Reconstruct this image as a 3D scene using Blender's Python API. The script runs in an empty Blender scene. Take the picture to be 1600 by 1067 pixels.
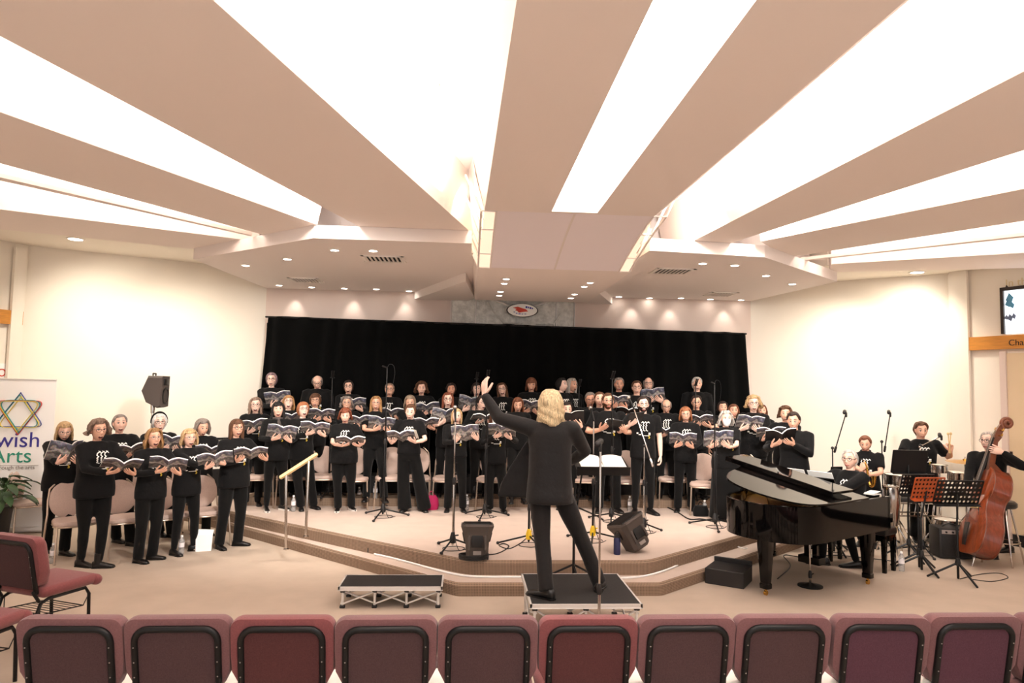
import bpy, math, random, hashlib
import numpy as np
from mathutils import Vector, Matrix, noise
PI = math.pi
S = bpy.context.scene
COL = S.collection
rnd = random.Random(7)

# ------------------------------------------------------------------ mesh builder
class MB:
    def __init__(s): s.v = []; s.f = []; s.m = []
    def add(s, verts, faces, mat=0, M=None):
        o = len(s.v)
        if M is not None: verts = [M @ Vector(p) for p in verts]
        s.v += [tuple(p) for p in verts]
        s.f += [tuple(i + o for i in f) for f in faces]
        s.m += [mat] * len(faces)
        return s
    def join(s, b, M=None):
        o = len(s.v)
        s.v += [tuple(M @ Vector(p)) for p in b.v] if M is not None else b.v
        s.f += [tuple(i + o for i in f) for f in b.f]; s.m += b.m
        return s
    def box(s, c, d, M=None, mat=0, bev=0.0):
        x, y, z = d[0] / 2, d[1] / 2, d[2] / 2
        T = Matrix.Translation(c)
        if M is not None: T = M @ T
        if bev <= 0:
            v = [(-x,-y,-z),(x,-y,-z),(x,y,-z),(-x,y,-z),(-x,-y,z),(x,-y,z),(x,y,z),(-x,y,z)]
            f = [(0,3,2,1),(4,5,6,7),(0,1,5,4),(1,2,6,5),(2,3,7,6),(3,0,4,7)]
            return s.add(v, f, mat, T)
        b = min(bev, x * .99, y * .99, z * .99)
        rings = []
        for zz, k in ((-z, b), (-z + b * .3, b * .3), (-z + b, 0), (z - b, 0), (z - b * .3, b * .3), (z, b)):
            hx, hy, r = x - k, y - k, max(b - k, b * .35)
            ring = []
            for cx, cy, a0 in ((hx - r, hy - r, 0), (-hx + r, hy - r, 90), (-hx + r, -hy + r, 180), (hx - r, -hy + r, 270)):
                for a in (0, 45, 90):
                    t = math.radians(a0 + a); ring.append((cx + r * math.cos(t), cy + r * math.sin(t), zz))
            rings.append(ring)
        return s.loft(rings, mat, T)
    def loft(s, rings, mat=0, M=None, cap=True):
        n = len(rings[0]); v = [p for r in rings for p in r]; f = []
        for i in range(len(rings) - 1):
            for j in range(n):
                k = (j + 1) % n
                f.append((i*n+j, i*n+k, (i+1)*n+k, (i+1)*n+j))
        if cap:
            f.append(tuple(range(n - 1, -1, -1))); f.append(tuple(range((len(rings)-1)*n, len(rings)*n)))
        return s.add(v, f, mat, M)
    def prism(s, poly, z0, z1, mat=0, M=None):
        a = sum(poly[i][0]*poly[(i+1)%len(poly)][1]-poly[(i+1)%len(poly)][0]*poly[i][1] for i in range(len(poly)))
        if a < 0: poly = poly[::-1]
        return s.loft([[(p[0], p[1], z0) for p in poly], [(p[0], p[1], z1) for p in poly]], mat, M)
    def tube(s, pts, rad, seg=8, mat=0, M=None, closed=False, round_end=True):
        P = [Vector(p) for p in pts]; n = len(P)
        R = rad if isinstance(rad, (list, tuple)) else [rad] * n
        R = [r if isinstance(r, (list, tuple)) else (r, r) for r in R]
        t0 = (P[1] - P[0]).normalized()
        up = Vector((0, 0, 1)) if abs(t0.z) < .9 else Vector((0, 1, 0))
        u = (up - t0 * up.dot(t0)).normalized()
        rings = []
        for i in range(n):
            if closed: t = (P[(i+1) % n] - P[i-1]).normalized()
            else: t = (P[min(i+1, n-1)] - P[max(i-1, 0)]).normalized()
            u = (u - t * u.dot(t)); u = u.normalized() if u.length > 1e-6 else t.orthogonal().normalized()
            w = t.cross(u)
            ring = lambda c, k: [tuple(c + u * (math.cos(2*PI*j/seg) * R[i][0] * k) + w * (math.sin(2*PI*j/seg) * R[i][1] * k)) for j in range(seg)]
            if round_end and not closed and i == 0:
                rings.append(ring(P[i] - t * R[i][0] * .8, .35)); rings.append(ring(P[i] - t * R[i][0] * .5, .8))
            rings.append(ring(P[i], 1))
            if round_end and not closed and i == n - 1:
                rings.append(ring(P[i] + t * R[i][0] * .5, .8)); rings.append(ring(P[i] + t * R[i][0] * .8, .35))
        if closed: return s.loft(rings + [rings[0]], mat, M, cap=False)
        return s.loft(rings, mat, M)
    def lathe(s, prof, seg=20, mat=0, M=None):
        rings = [[(max(r, 1e-4) * math.cos(2*PI*j/seg), max(r, 1e-4) * math.sin(2*PI*j/seg), z) for j in range(seg)] for r, z in prof]
        return s.loft(rings, mat, M)
    def ball(s, c, r, seg=12, mat=0, M=None):
        r = r if isinstance(r, (list, tuple)) else (r, r, r)
        n = max(4, seg // 2); rings = []
        for i in range(n + 1):
            a = -PI/2 + PI * i / n; a = max(min(a, PI/2 - .05), -PI/2 + .05)
            rings.append([(c[0] + r[0]*math.cos(a)*math.cos(2*PI*j/seg), c[1] + r[1]*math.cos(a)*math.sin(2*PI*j/seg), c[2] + r[2]*math.sin(a)) for j in range(seg)])
        return s.loft(rings, mat, M)
    def mesh(s, name, mats, smooth=True, angle=38):
        me = bpy.data.meshes.new(name)
        me.from_pydata(s.v, [], s.f)
        for m in (mats if isinstance(mats, (list, tuple)) else [mats]): me.materials.append(m)
        if len(me.materials) > 1: me.polygons.foreach_set('material_index', s.m)
        me.validate()
        if smooth:
            me.polygons.foreach_set('use_smooth', [True] * len(me.polygons))
            me.set_sharp_from_angle(angle=math.radians(angle))
        return me
    def build(s, name, mats, parent=None, smooth=True, angle=38):
        o = bpy.data.objects.new(name, s.mesh(name, mats, smooth, angle)); COL.objects.link(o)
        if parent is not None: o.parent = parent
        return o

def thing(name, label, cat, loc=(0,0,0), rz=0.0, group=None):
    o = bpy.data.objects.new(name, None); COL.objects.link(o)
    o.empty_display_size = .1
    o.location = loc; o.rotation_euler = (0, 0, rz)
    return tag(o, label, cat, group)
def tag(o, label, cat, group=None):
    o['label'] = label; o['category'] = cat
    if group: o['group'] = group
    return o
def struct(name, mb, mat, smooth=False, parent=None):
    o = mb.build(name, mat, parent, smooth)
    if parent is None: o['kind'] = 'structure'
    return o
def dup(root, loc=None, rz=None, label=None, group=None):
    r = root.copy(); COL.objects.link(r)
    if loc is not None: r.location = loc
    if rz is not None: r.rotation_euler = (0, 0, rz)
    if label: r['label'] = label
    if group: r['group'] = group
    for ch in list(root.children):
        c = ch.copy(); COL.objects.link(c); c.parent = r
        for g in list(ch.children):
            d = g.copy(); COL.objects.link(d); d.parent = c
    return r
def Rz(a): return Matrix.Rotation(a, 4, 'Z')
def Rx(a): return Matrix.Rotation(a, 4, 'X')
def Ry(a): return Matrix.Rotation(a, 4, 'Y')
def Tr(*p): return Matrix.Translation(p if len(p) == 3 else p[0])
def frame(o, x, y, z):                         # matrix with given axes
    M = Matrix.Identity(4)
    for i, a in enumerate((x, y, z)):
        for j in range(3): M[j][i] = a[j]
    for j in range(3): M[j][3] = o[j]
    return M
def arc(p, q, sag, n=8):
    p, q = Vector(p), Vector(q)
    return [tuple(p.lerp(q, i/n) + Vector((0, 0, -sag * 4 * (i/n) * (1 - i/n)))) for i in range(n + 1)]
def spline(pts, n=6):                           # Catmull-Rom
    P = [Vector(p) for p in pts]; P = [P[0]*2 - P[1]] + P + [P[-1]*2 - P[-2]]; out = []
    for i in range(1, len(P) - 2):
        for k in range(n):
            t = k / n; a, b, c, d = P[i-1], P[i], P[i+1], P[i+2]
            out.append(tuple(.5 * ((2*b) + (c-a)*t + (2*a-5*b+4*c-d)*t*t + (3*b-a-3*c+d)*t**3)))
    out.append(tuple(P[-2])); return out
def text_mesh(body, size, mat, name, parent=None, M=None, extrude=.002, align='LEFT', sx=1.0):
    cu = bpy.data.curves.new(name, 'FONT'); cu.body = body; cu.size = size; cu.extrude = extrude; cu.align_x = align
    o = bpy.data.objects.new(name, cu); COL.objects.link(o)
    bpy.context.view_layer.update()
    dg = bpy.context.evaluated_depsgraph_get()
    me = bpy.data.meshes.new_from_object(o.evaluated_get(dg))
    bpy.data.objects.remove(o); bpy.data.curves.remove(cu)
    me.materials.clear(); me.materials.append(mat)
    if M is not None: me.transform(M @ Matrix.Diagonal((sx, 1, 1, 1)))
    r = bpy.data.objects.new(name, me); COL.objects.link(r)
    if parent is not None: r.parent = parent
    return r

# ------------------------------------------------------------------ materials
def lin(c): return tuple(((x/255)/12.92 if x/255 <= .04045 else ((x/255+.055)/1.055)**2.4) for x in c)
MAT = {}
def mat(name, rgb, rough=.6, metal=0.0, spec=.5, noise_s=0, noise_a=0, bump=0, bump_s=60, emit=0, coat=0, alpha=1, trans=0, sheen=0, stretch=None):
    m = bpy.data.materials.new(name); m.use_nodes = True
    nt = m.node_tree; b = nt.nodes['Principled BSDF']; L = nt.links.new
    c = lin(rgb) + (1,)
    b.inputs['Base Color'].default_value = c; b.inputs['Roughness'].default_value = rough
    b.inputs['Metallic'].default_value = metal; b.inputs['Specular IOR Level'].default_value = spec
    b.inputs['Coat Weight'].default_value = coat; b.inputs['Alpha'].default_value = alpha
    b.inputs['Transmission Weight'].default_value = trans; b.inputs['Sheen Weight'].default_value = sheen
    if emit: b.inputs['Emission Color'].default_value = c; b.inputs['Emission Strength'].default_value = emit
    if noise_a or bump:
        tc = nt.nodes.new('ShaderNodeTexCoord'); mp = nt.nodes.new('ShaderNodeMapping'); L(tc.outputs['Object'], mp.inputs['Vector'])
        if stretch: mp.inputs['Scale'].default_value = stretch
    if noise_a:
        n = nt.nodes.new('ShaderNodeTexNoise'); n.inputs['Scale'].default_value = noise_s; n.inputs['Detail'].default_value = 5
        L(mp.outputs['Vector'], n.inputs['Vector'])
        r = nt.nodes.new('ShaderNodeValToRGB'); r.color_ramp.elements[0].position = .3; r.color_ramp.elements[1].position = .7
        r.color_ramp.elements[0].color = tuple(x * (1 - noise_a) for x in c[:3]) + (1,)
        r.color_ramp.elements[1].color = tuple(min(1, x * (1 + noise_a)) for x in c[:3]) + (1,)
        L(n.outputs['Fac'], r.inputs['Fac']); L(r.outputs['Color'], b.inputs['Base Color'])
    if bump:
        n2 = nt.nodes.new('ShaderNodeTexNoise'); n2.inputs['Scale'].default_value = bump_s; n2.inputs['Detail'].default_value = 4
        L(mp.outputs['Vector'], n2.inputs['Vector'])
        bm = nt.nodes.new('ShaderNodeBump'); bm.inputs['Strength'].default_value = bump; bm.inputs['Distance'].default_value = .01
        L(n2.outputs['Fac'], bm.inputs['Height']); L(bm.outputs['Normal'], b.inputs['Normal'])
    MAT[name] = m; return m
def emission(name, rgb, k):
    m = bpy.data.materials.new(name); m.use_nodes = True; nt = m.node_tree; nt.nodes.clear()
    e = nt.nodes.new('ShaderNodeEmission'); e.inputs[0].default_value = lin(rgb) + (1,); e.inputs[1].default_value = k
    o = nt.nodes.new('ShaderNodeOutputMaterial'); nt.links.new(e.outputs[0], o.inputs[0]); MAT[name] = m; return m

mat('carpet_floor', (184,168,152), .95, spec=.15, noise_s=3, noise_a=.05, bump=.25, bump_s=180)
mat('carpet_stage', (196,178,166), .95, spec=.15, noise_s=4, noise_a=.04, bump=.25, bump_s=180)
mat('wall_cream', (243,235,222), .8, spec=.2, noise_s=1.2, noise_a=.015)
mat('wall_pink', (222,204,194), .8, spec=.2)
mat('plaster', (236,226,220), .85, spec=.2)
mat('plaster_tan', (242,230,222), .85, spec=.2)
mat('wood_rail', (206,140,62), .45, noise_s=6, noise_a=.15, stretch=(1,1,14))
mat('wood_pale', (222,190,136), .4, noise_s=8, noise_a=.08)
mat('black_cloth', (11,10,10), .9, spec=.2, bump=.35, bump_s=14, sheen=.08)
mat('black_cotton', (11,10,11), .88, spec=.22, bump=.5, bump_s=22, sheen=.06)
mat('suit_black', (21,18,18), .75, spec=.3, bump=1.0, bump_s=7, sheen=.1)
mat('curtain_velvet', (5,5,5), .95, spec=.1, sheen=.05)
mat('black_plastic', (34,32,32), .5, spec=.4, bump=.1, bump_s=200)
mat('speaker_plastic', (84,75,70), .6, spec=.4, bump=.15, bump_s=220)
mat('black_metal', (14,13,14), .42, spec=.35)
mat('chrome', (205,198,192), .18, metal=1)
mat('champagne_metal', (198,178,160), .35, metal=.75)
mat('aluminium', (222,218,214), .45, metal=.35)
mat('leather_black', (20,18,18), .3, spec=.5)
mat('maroon_fabric', (122,84,85), .9, spec=.15, noise_s=120, noise_a=.12, bump=.3, bump_s=300, sheen=.25)
mat('maroon_panel', (82,62,63), .95, spec=.1, noise_s=160, noise_a=.14, bump=.25, bump_s=300)
mat('maroon_fabric_red', (130,74,75), .9, spec=.15, noise_s=120, noise_a=.12, bump=.3, bump_s=300, sheen=.25)
mat('maroon_panel_red', (88,55,55), .95, spec=.1, noise_s=160, noise_a=.14, bump=.25, bump_s=300)
mat('maroon_panel_plum', (90,60,70), .95, spec=.1, noise_s=160, noise_a=.14, bump=.25, bump_s=300)
mat('chair_vinyl', (196,172,160), .7, spec=.3, noise_s=60, noise_a=.05)
mat('piano_black', (5,4,4), .05, spec=.3)
mat('gold_metal', (196,150,62), .3, metal=.9)
mat('brass', (214,164,76), .22, metal=1)
mat('bass_wood', (140,62,28), .28, coat=.5, noise_s=5, noise_a=.3, stretch=(8,8,1))
mat('bass_rib', (128,58,36), .28, coat=.5, noise_s=5, noise_a=.25, stretch=(8,8,1))
mat('ebony', (30,24,22), .35)
mat('scroll_wood', (120,68,46), .3, noise_s=10, noise_a=.2)
mat('paper', (246,244,238), .8, spec=.2)
mat('print_white', (240,238,232), .7)
mat('print_yellow', (226,196,70), .7)
mat('orange_metal', (172,78,36), .45)
mat('yellow_plastic', (240,200,40), .5)
mat('magenta_cloth', (176,24,84), .8)
mat('navy_plastic', (34,40,82), .4)
mat('water_plastic', (236,236,236), .12, trans=.75, spec=.5)
mat('water_label', (236,230,232), .6)
mat('deck_black', (30,27,26), .8, noise_s=60, noise_a=.3)
mat('leaf_green', (38,70,28), .4, noise_s=10, noise_a=.35)
mat('pot_black', (24,22,22), .5)
mat('grille_grey', (150,140,134), .7)
mat('dark_void', (26,22,20), .9)
mat('face_mask', (244,244,246), .8)
mat('red_paint', (206,60,40), .6)
mat('drum_skin', (236,228,214), .6)
mat('skin_a', (238,192,170), .5, spec=.35, noise_s=20, noise_a=.04)
mat('skin_b', (230,178,152), .5, spec=.35, noise_s=20, noise_a=.05)
mat('skin_c', (243,204,186), .5, spec=.35, noise_s=20, noise_a=.04)
mat('skin_d', (220,162,136), .5, spec=.35, noise_s=20, noise_a=.05)
mat('lip', (176,92,86), .4); mat('mouth_dark', (58,16,16), .6); mat('tooth', (236,226,214), .4)
mat('eye_white', (226,214,208), .3); mat('iris_dark', (44,30,24), .2)
HAIRC = dict(grey=(142,130,122), silver=(196,188,180), white=(228,222,214), purple=(132,108,112), black=(24,20,20), dark=(46,32,26), brown=(92,60,40),
             auburn=(118,72,50), red=(124,66,44), copper=(158,100,66), fair=(212,188,148), blond=(200,166,122), dirty=(170,128,84), ash=(160,140,118), greybrown=(140,116,100))
for k, c in HAIRC.items(): mat('hair_' + k, c, .5, spec=.35, noise_s=3.2, noise_a=.45, bump=.9, bump_s=5, stretch=(34,34,3))
mat('rim_dark', (40,28,26), .35); mat('steel_rim', (150,140,134), .3, metal=.6)
mat('banner_white', (250,248,246), .55)
for k, c in dict(blue=(36,48,130), teal=(36,140,140), red=(200,52,46), yellow=(240,214,84), indigo=(54,46,140), green=(46,150,124)).items(): mat('ink_' + k, c, .6)
mat('sole_white', (226,220,214), .6)
mat('gold_text', (226,208,168), .6)
mat('lamp_housing', (240,232,224), .5)
emission('lamp_glow', (255,248,236), 14)
emission('strip_glow', (255,250,244), 3.2)

# carpet with small ribbed pattern on the step faces
def ribbed(name, rgb, sx=1, sz=1):
    m = mat(name, rgb, .95, spec=.1); nt = m.node_tree; L = nt.links.new; b = nt.nodes['Principled BSDF']
    tc = nt.nodes.new('ShaderNodeTexCoord'); mp = nt.nodes.new('ShaderNodeMapping'); L(tc.outputs['Object'], mp.inputs[0])
    sp = nt.nodes.new('ShaderNodeSeparateXYZ'); L(mp.outputs[0], sp.inputs[0]); outs = []
    for ax, k in (('X', 400.0), ('Z', 420.0)):
        a = nt.nodes.new('ShaderNodeMath'); a.operation = 'MULTIPLY'; a.inputs[1].default_value = k; L(sp.outputs[ax], a.inputs[0])
        c = nt.nodes.new('ShaderNodeMath'); c.operation = 'SINE'; L(a.outputs[0], c.inputs[0]); outs.append(c)
    mu = nt.nodes.new('ShaderNodeMath'); mu.operation = 'MAXIMUM'; L(outs[0].outputs[0], mu.inputs[0]); L(outs[1].outputs[0], mu.inputs[1])
    r = nt.nodes.new('ShaderNodeValToRGB'); r.color_ramp.elements[0].position = .15; r.color_ramp.elements[1].position = .6
    r.color_ramp.elements[0].color = tuple(x*.35 for x in lin(rgb)) + (1,); r.color_ramp.elements[1].color = lin(rgb) + (1,)
    L(mu.outputs[0], r.inputs[0]); L(r.outputs['Color'], b.inputs['Base Color'])
ribbed('carpet_rib', (158,134,114))

def book_cover():
    m = mat('book_cover', (120,110,104), .35, spec=.5); nt = m.node_tree; L = nt.links.new; b = nt.nodes['Principled BSDF']
    tc = nt.nodes.new('ShaderNodeTexCoord'); sp = nt.nodes.new('ShaderNodeSeparateXYZ'); L(tc.outputs['Object'], sp.inputs[0])
    n = nt.nodes.new('ShaderNodeTexNoise'); n.inputs['Scale'].default_value = 14; n.inputs['Detail'].default_value = 6; L(tc.outputs['Object'], n.inputs[0])
    ad = nt.nodes.new('ShaderNodeMath'); ad.operation = 'MULTIPLY_ADD'; ad.inputs[1].default_value = .22; L(n.outputs['Fac'], ad.inputs[0]); L(sp.outputs['Z'], ad.inputs[2])
    r = nt.nodes.new('ShaderNodeValToRGB'); mr = nt.nodes.new('ShaderNodeMapRange'); mr.inputs[1].default_value = -.02; mr.inputs[2].default_value = .28
    L(ad.outputs[0], mr.inputs[0]); L(mr.outputs[0], r.inputs[0])
    e = r.color_ramp.elements; e[0].position = 0; e[0].color = lin((78,72,70)) + (1,); e[1].position = 1; e[1].color = lin((112,118,142)) + (1,)
    for p, c in ((.2,(138,130,126)),(.33,(62,58,58)),(.46,(186,180,176)),(.6,(72,70,76)),(.74,(104,106,126)),(.88,(186,186,194))):
        x = e.new(p); x.color = lin(c) + (1,)
    n3 = nt.nodes.new('ShaderNodeTexNoise'); n3.inputs['Scale'].default_value = 90; n3.inputs['Detail'].default_value = 3; L(tc.outputs['Object'], n3.inputs[0])
    mx = nt.nodes.new('ShaderNodeMix'); mx.data_type = 'RGBA'; mx.blend_type = 'OVERLAY'; mx.inputs[0].default_value = .8
    L(r.outputs['Color'], mx.inputs[6]); L(n3.outputs['Color'], mx.inputs[7]); L(mx.outputs[2], b.inputs['Base Color'])
book_cover()
mat('folder_black', (26,25,27), .4)

# ------------------------------------------------------------------ the room
ZC = 4.45
def line_at(p, q, y): return (p[0] + (q[0]-p[0]) * (y - p[1]) / (q[1]-p[1]), y)
YN = -2.0
WL0, WL1 = (-3.5, 12.0), (-6.49, 10.4); WR0, WR1 = (5.1, 12.0), (7.45, 10.1)
WL2 = (-6.49 - .394*5.0, 10.4 - .919*5.0); WR2 = (7.45 + .394*5.0, 10.1 - .919*5.0)
fl = MB(); fl.prism([(-9.5,YN),(11.5,YN),(11.5,12.4),(-9.5,12.4)], -.1, 0); struct('floor', fl, MAT['carpet_floor'])
def wall(name, a, b, m, z0=0, z1=ZC, t=.12, side=1):
    a, b = Vector(a), Vector(b); u = (b - a).normalized(); n = Vector((-u.y, u.x)) * t * side
    w = MB(); w.prism([tuple(a), tuple(b), tuple(b + n), tuple(a + n)], z0, z1); return struct(name, w, m)
wall('wall_back', (-3.6,12.0), (5.2,12.0), MAT['wall_pink'], side=1)
wall('wall_left', WL1, WL0, MAT['wall_cream'], side=1)
wall('wall_right', WR0, WR1, MAT['wall_cream'], side=1)
wall('wall_left_return', WL2, WL1, MAT['wall_cream'], side=1)
wall('wall_right_return', WR1, WR2, MAT['wall_cream'], side=1)
wall('wall_left_near', (WL2[0], YN), WL2, MAT['wall_cream'], side=1)
wall('wall_right_near', WR2, (WR2[0], YN), MAT['wall_cream'], side=1)
# thin pilasters at the wall corners and panel joints
def pilaster(name, p, u, w, d, m, z1=4.0):
    u = Vector(u).normalized(); n = Vector((-u[1], u[0]))
    c = Vector(p); q = [c - u*w/2, c + u*w/2, c + u*w/2 + n*d, c - u*w/2 + n*d]
    b = MB(); b.prism([tuple(x) for x in q], 0, z1); struct(name, b, m)
pilaster('trim_1', (WR1[0] + .04, WR1[1] - .2), (.394,-.919), .26, -.05, MAT['wall_cream'])
pilaster('trim_2', (WL1[0] - .03, WL1[1] - .16), (-.394,-.919), .16, .05, MAT['wall_cream'])
bs = MB()
for a, b in ((WL1, WL0), ):
    a, b = Vector(a), Vector(b); u = (b-a).normalized(); n = Vector((u.y, -u.x)) * .012
    bs.prism([tuple(a), tuple(b), tuple(b+n), tuple(a+n)], 0, .09)
struct('baseboard_left', bs, MAT['grille_grey'])
bs = MB()
for a, b in ((WR1, WR2), ):
    a, b = Vector(a), Vector(b); u = (b-a).normalized(); n = Vector((u.y, -u.x)) * .012
    bs.prism([tuple(a), tuple(b), tuple(b+n), tuple(a+n)], 0, .16)
struct('baseboard_right', bs, MAT['dark_void'])
cl = MB(); cl.prism([(-9.5,YN),(11.5,YN),(11.5,12.2),(-9.5,12.2)], ZC, ZC + .1); struct('ceiling', cl, MAT['plaster'])
# lower strips of ceiling along the two side walls
cs = MB(); cs.prism([(-3.3,9.6),(-5.643,8.489),(-9.4,6.7),(-9.4,11.9),(-3.4,11.9)], 4.07, ZC - .002); struct('ceiling_side_left', cs, MAT['wall_cream'])
cs = MB(); cs.prism([(5.3,9.7),(7.744,8.978),(11.4,7.9),(11.4,11.9),(5.0,11.9)], 4.0, ZC - .002); struct('ceiling_side_right', cs, MAT['wall_cream'])

def beam(name, e0, e1, f0, f1, y0, y1, zb=3.9, flare=.0, ztop=ZC+.01):
    # right edge line e0-e1, left edge line f0-f1, cut at y0/y1 (pairs), sides may lean outwards towards the top
    a0, a1 = line_at(e0, e1, y0[0]), line_at(e0, e1, y1[0]); b0, b1 = line_at(f0, f1, y0[1]), line_at(f0, f1, y1[1])
    def off(p, q, r):
        d = (Vector(q) - Vector(p)).normalized(); n = Vector((-d.y, d.x))
        s = 1 if n.dot(Vector(r) - Vector(p)) < 0 else -1
        return tuple(Vector(p) + n*s*flare), tuple(Vector(q) + n*s*flare)
    A0, A1 = off(a0, a1, b0); B0, B1 = off(b0, b1, a0)
    m = MB(); m.loft([[(*a0,zb),(*a1,zb),(*b1,zb),(*b0,zb)], [(*A0,ztop),(*A1,ztop),(*B1,ztop),(*B0,ztop)]])
    return struct(name, m, MAT['plaster_tan'])
# central beam with a recessed light strip
cb = MB()
def cb_ring(y, left):
    if left:
        xb = .14 + (6.86 - y)*.0135
        return [(.01,y,ZC),(xb,y,3.9),(.82,y,3.9),(.82,y,ZC)]
    xb = 1.895 + (6.86 - y)*.0172
    return [(1.29,y,ZC),(1.29,y,3.9),(xb,y,3.9),(xb+.10,y,3.975),(xb+.13,y,ZC)]
for lf in (True, False): cb.loft([cb_ring(YN, lf), cb_ring(6.86, lf)])
cb.prism([(.82,6.8),(1.29,6.8),(1.29,6.86),(.82,6.86)], 3.9, ZC)
struct('ceiling_beam_middle', cb, MAT['plaster_tan'])
ls = MB(); ls.box((1.055,2.4,4.02), (.47,8.8,.03)); o = struct('trim_light_strip', ls, MAT['strip_glow'])
beam('ceiling_beam_left', (-1.236,3.189), (-.445,6.164), (-2.493,3.649), (-1.421,7.221), (YN,YN+.4), (8.9,8.9), 3.902, .10)
beam('ceiling_beam_left_outer', (-3.187,4.715), (-1.751,7.663), (-3.933,5.862), (-2.678,8.041), (1.5,2.2), (7.72,8.75), 3.9, .14)
beam('ceiling_beam_left_slim', (-4.204,6.279), (-2.974,7.955), (-4.271,6.382), (-3.02,8.02), (4.6,4.7), (8.4,8.45), 3.9, 0, 3.94)
beam('ceiling_beam_left_wall', (-4.989,7.484), (-3.165,8.481), (-5.643,8.489), (-3.728,9.382), (5.4,7.2), (8.75,9.42), 3.9, .06)
beam('ceiling_beam_right', (4.028,4.634), (3.36,7.2), (3.044,3.484), (2.72,7.4), (YN,YN), (8.9,8.9), 3.902, .10)
beam('ceiling_beam_right_outer', (5.653,6.533), (4.393,8.482), (4.778,5.511), (3.514,7.761), (2.0,1.5), (8.75,7.85), 3.9, .14)
beam('ceiling_beam_right_slim', (6.35,7.12), (4.75,8.75), (6.28,7.04), (4.7,8.68), (4.6,4.5), (8.95,8.9), 3.9, 0, 3.94)
beam('ceiling_beam_right_wall', (7.744,8.978), (5.453,9.684), (6.915,8.009), (5.101,9.057), (8.1,6.4), (9.72,9.1), 3.9, .06)
# canopy above the stage
def canopy(name, poly, z0=3.75, z1=3.90):
    m = MB(); m.prism(poly, z0, z1); return struct(name, m, MAT['plaster'])
canopy('ceiling_canopy_left', [(-3.698,9.323),(-1.763,7.741),(.02,7.766),(.02,8.3),(.12,8.4),(.12,11.99),(-3.5,11.99)])
canopy('ceiling_canopy_right', [(5.411,9.649),(3.6,8.043),(2.12,7.85),(2.1,8.3),(2.03,8.4),(2.03,11.99),(5.1,11.99)])
gap = MB()
for poly in ([(-3.4,9.5),(-1.7,8.1),(.0,8.1),(.0,11.99),(-3.5,11.99)], [(5.2,9.75),(3.5,8.2),(2.12,8.2),(2.12,11.99),(5.1,11.99)]):
    gap.prism([(x, max(y, 9.0) if y < 9.4 else y + .3) if y < 11 else (x, y) for x, y in poly], 3.92, ZC)
struct('ceiling_canopy_upper', gap, MAT['plaster'])
for nm, poly in (('ceiling_wedge_left', [(-.95,11.95),(-.05,9.75),(.1,11.6),(.0,11.95)]), ('ceiling_wedge_right', [(2.55,11.95),(2.05,10.6),(2.0,11.6),(2.1,11.95)])):
    w = MB(); w.prism(poly, 3.62, 3.76); struct(nm, w, MAT['plaster'])
# middle canopy: front diffuser panel sloping down, lower soffit with spots
mc = MB()
mc.loft([[(.1,8.47,3.6),(2.05,8.47,3.6),(2.05,11.64,3.6),(.1,11.64,3.6)], [(-.18,8.3,ZC),(2.33,8.3,ZC),(2.33,11.99,ZC),(-.18,11.99,ZC)]])
struct('ceiling_soffit_middle', mc, MAT['plaster_tan'])
ny = 6
def curve_pt(t): return (6.86 + 1.61*t, 3.9 - .3 * (t ** 1.35))
sk = MB()   # closing sides behind the diffuser
for x0, x1 in ((-.02,.1),(2.05,2.17)):
    ra = []
    for i in range(ny + 1):
        y, z = curve_pt(i/ny); xi = x0 if x0 > 1 else x1
        ra.append([(xi if x0 < 1 else x0, y, z), ((x0 if x0 < 1 else x1), y, ZC), ((x0 if x0 < 1 else x1) , y, ZC)])
    v = []; f = []
    for i, r in enumerate(ra): v += [r[0], r[1]]
    for i in range(ny): f.append((2*i, 2*i+1, 2*i+3, 2*i+2))
    sk.add(v, f)
mat('diffuser_fabric', (248,238,240), .45, spec=.4)
mat('diffuser_lit', (250,226,200), .5, spec=.3, emit=.42)
pn = MB(); v = []; f = []
for i in range(ny + 1):
    y, z = curve_pt(i/ny)
    for x in (.26,1.06,1.075,1.89): v.append((x, y, z))
    for x in (.26,1.06,1.075,1.89): v.append((x, y + .03, z + .06))
for i in range(ny):
    for k in range(3): f.append((8*i+k, 8*i+k+1, 8*i+8+k+1, 8*i+8+k)); f.append((8*i+4+k, 8*i+12+k, 8*i+12+k+1, 8*i+4+k+1))
pn.add(v, f, 0)
for i in range(ny):                                       # seam strip down the middle
    (y, z), (y2, z2) = curve_pt(i/ny), curve_pt((i+1)/ny)
    pn.add([(1.055,y,z-.006),(1.08,y,z-.006),(1.08,y2,z2-.006),(1.055,y2,z2-.006)], [(0,1,2,3)], 1)
struct('ceiling_diffuser_panel', pn, [MAT['diffuser_fabric'], MAT['plaster']], True)
lp = MB()                                                  # lit side lanterns: front strip and side face, divided by bars
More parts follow.
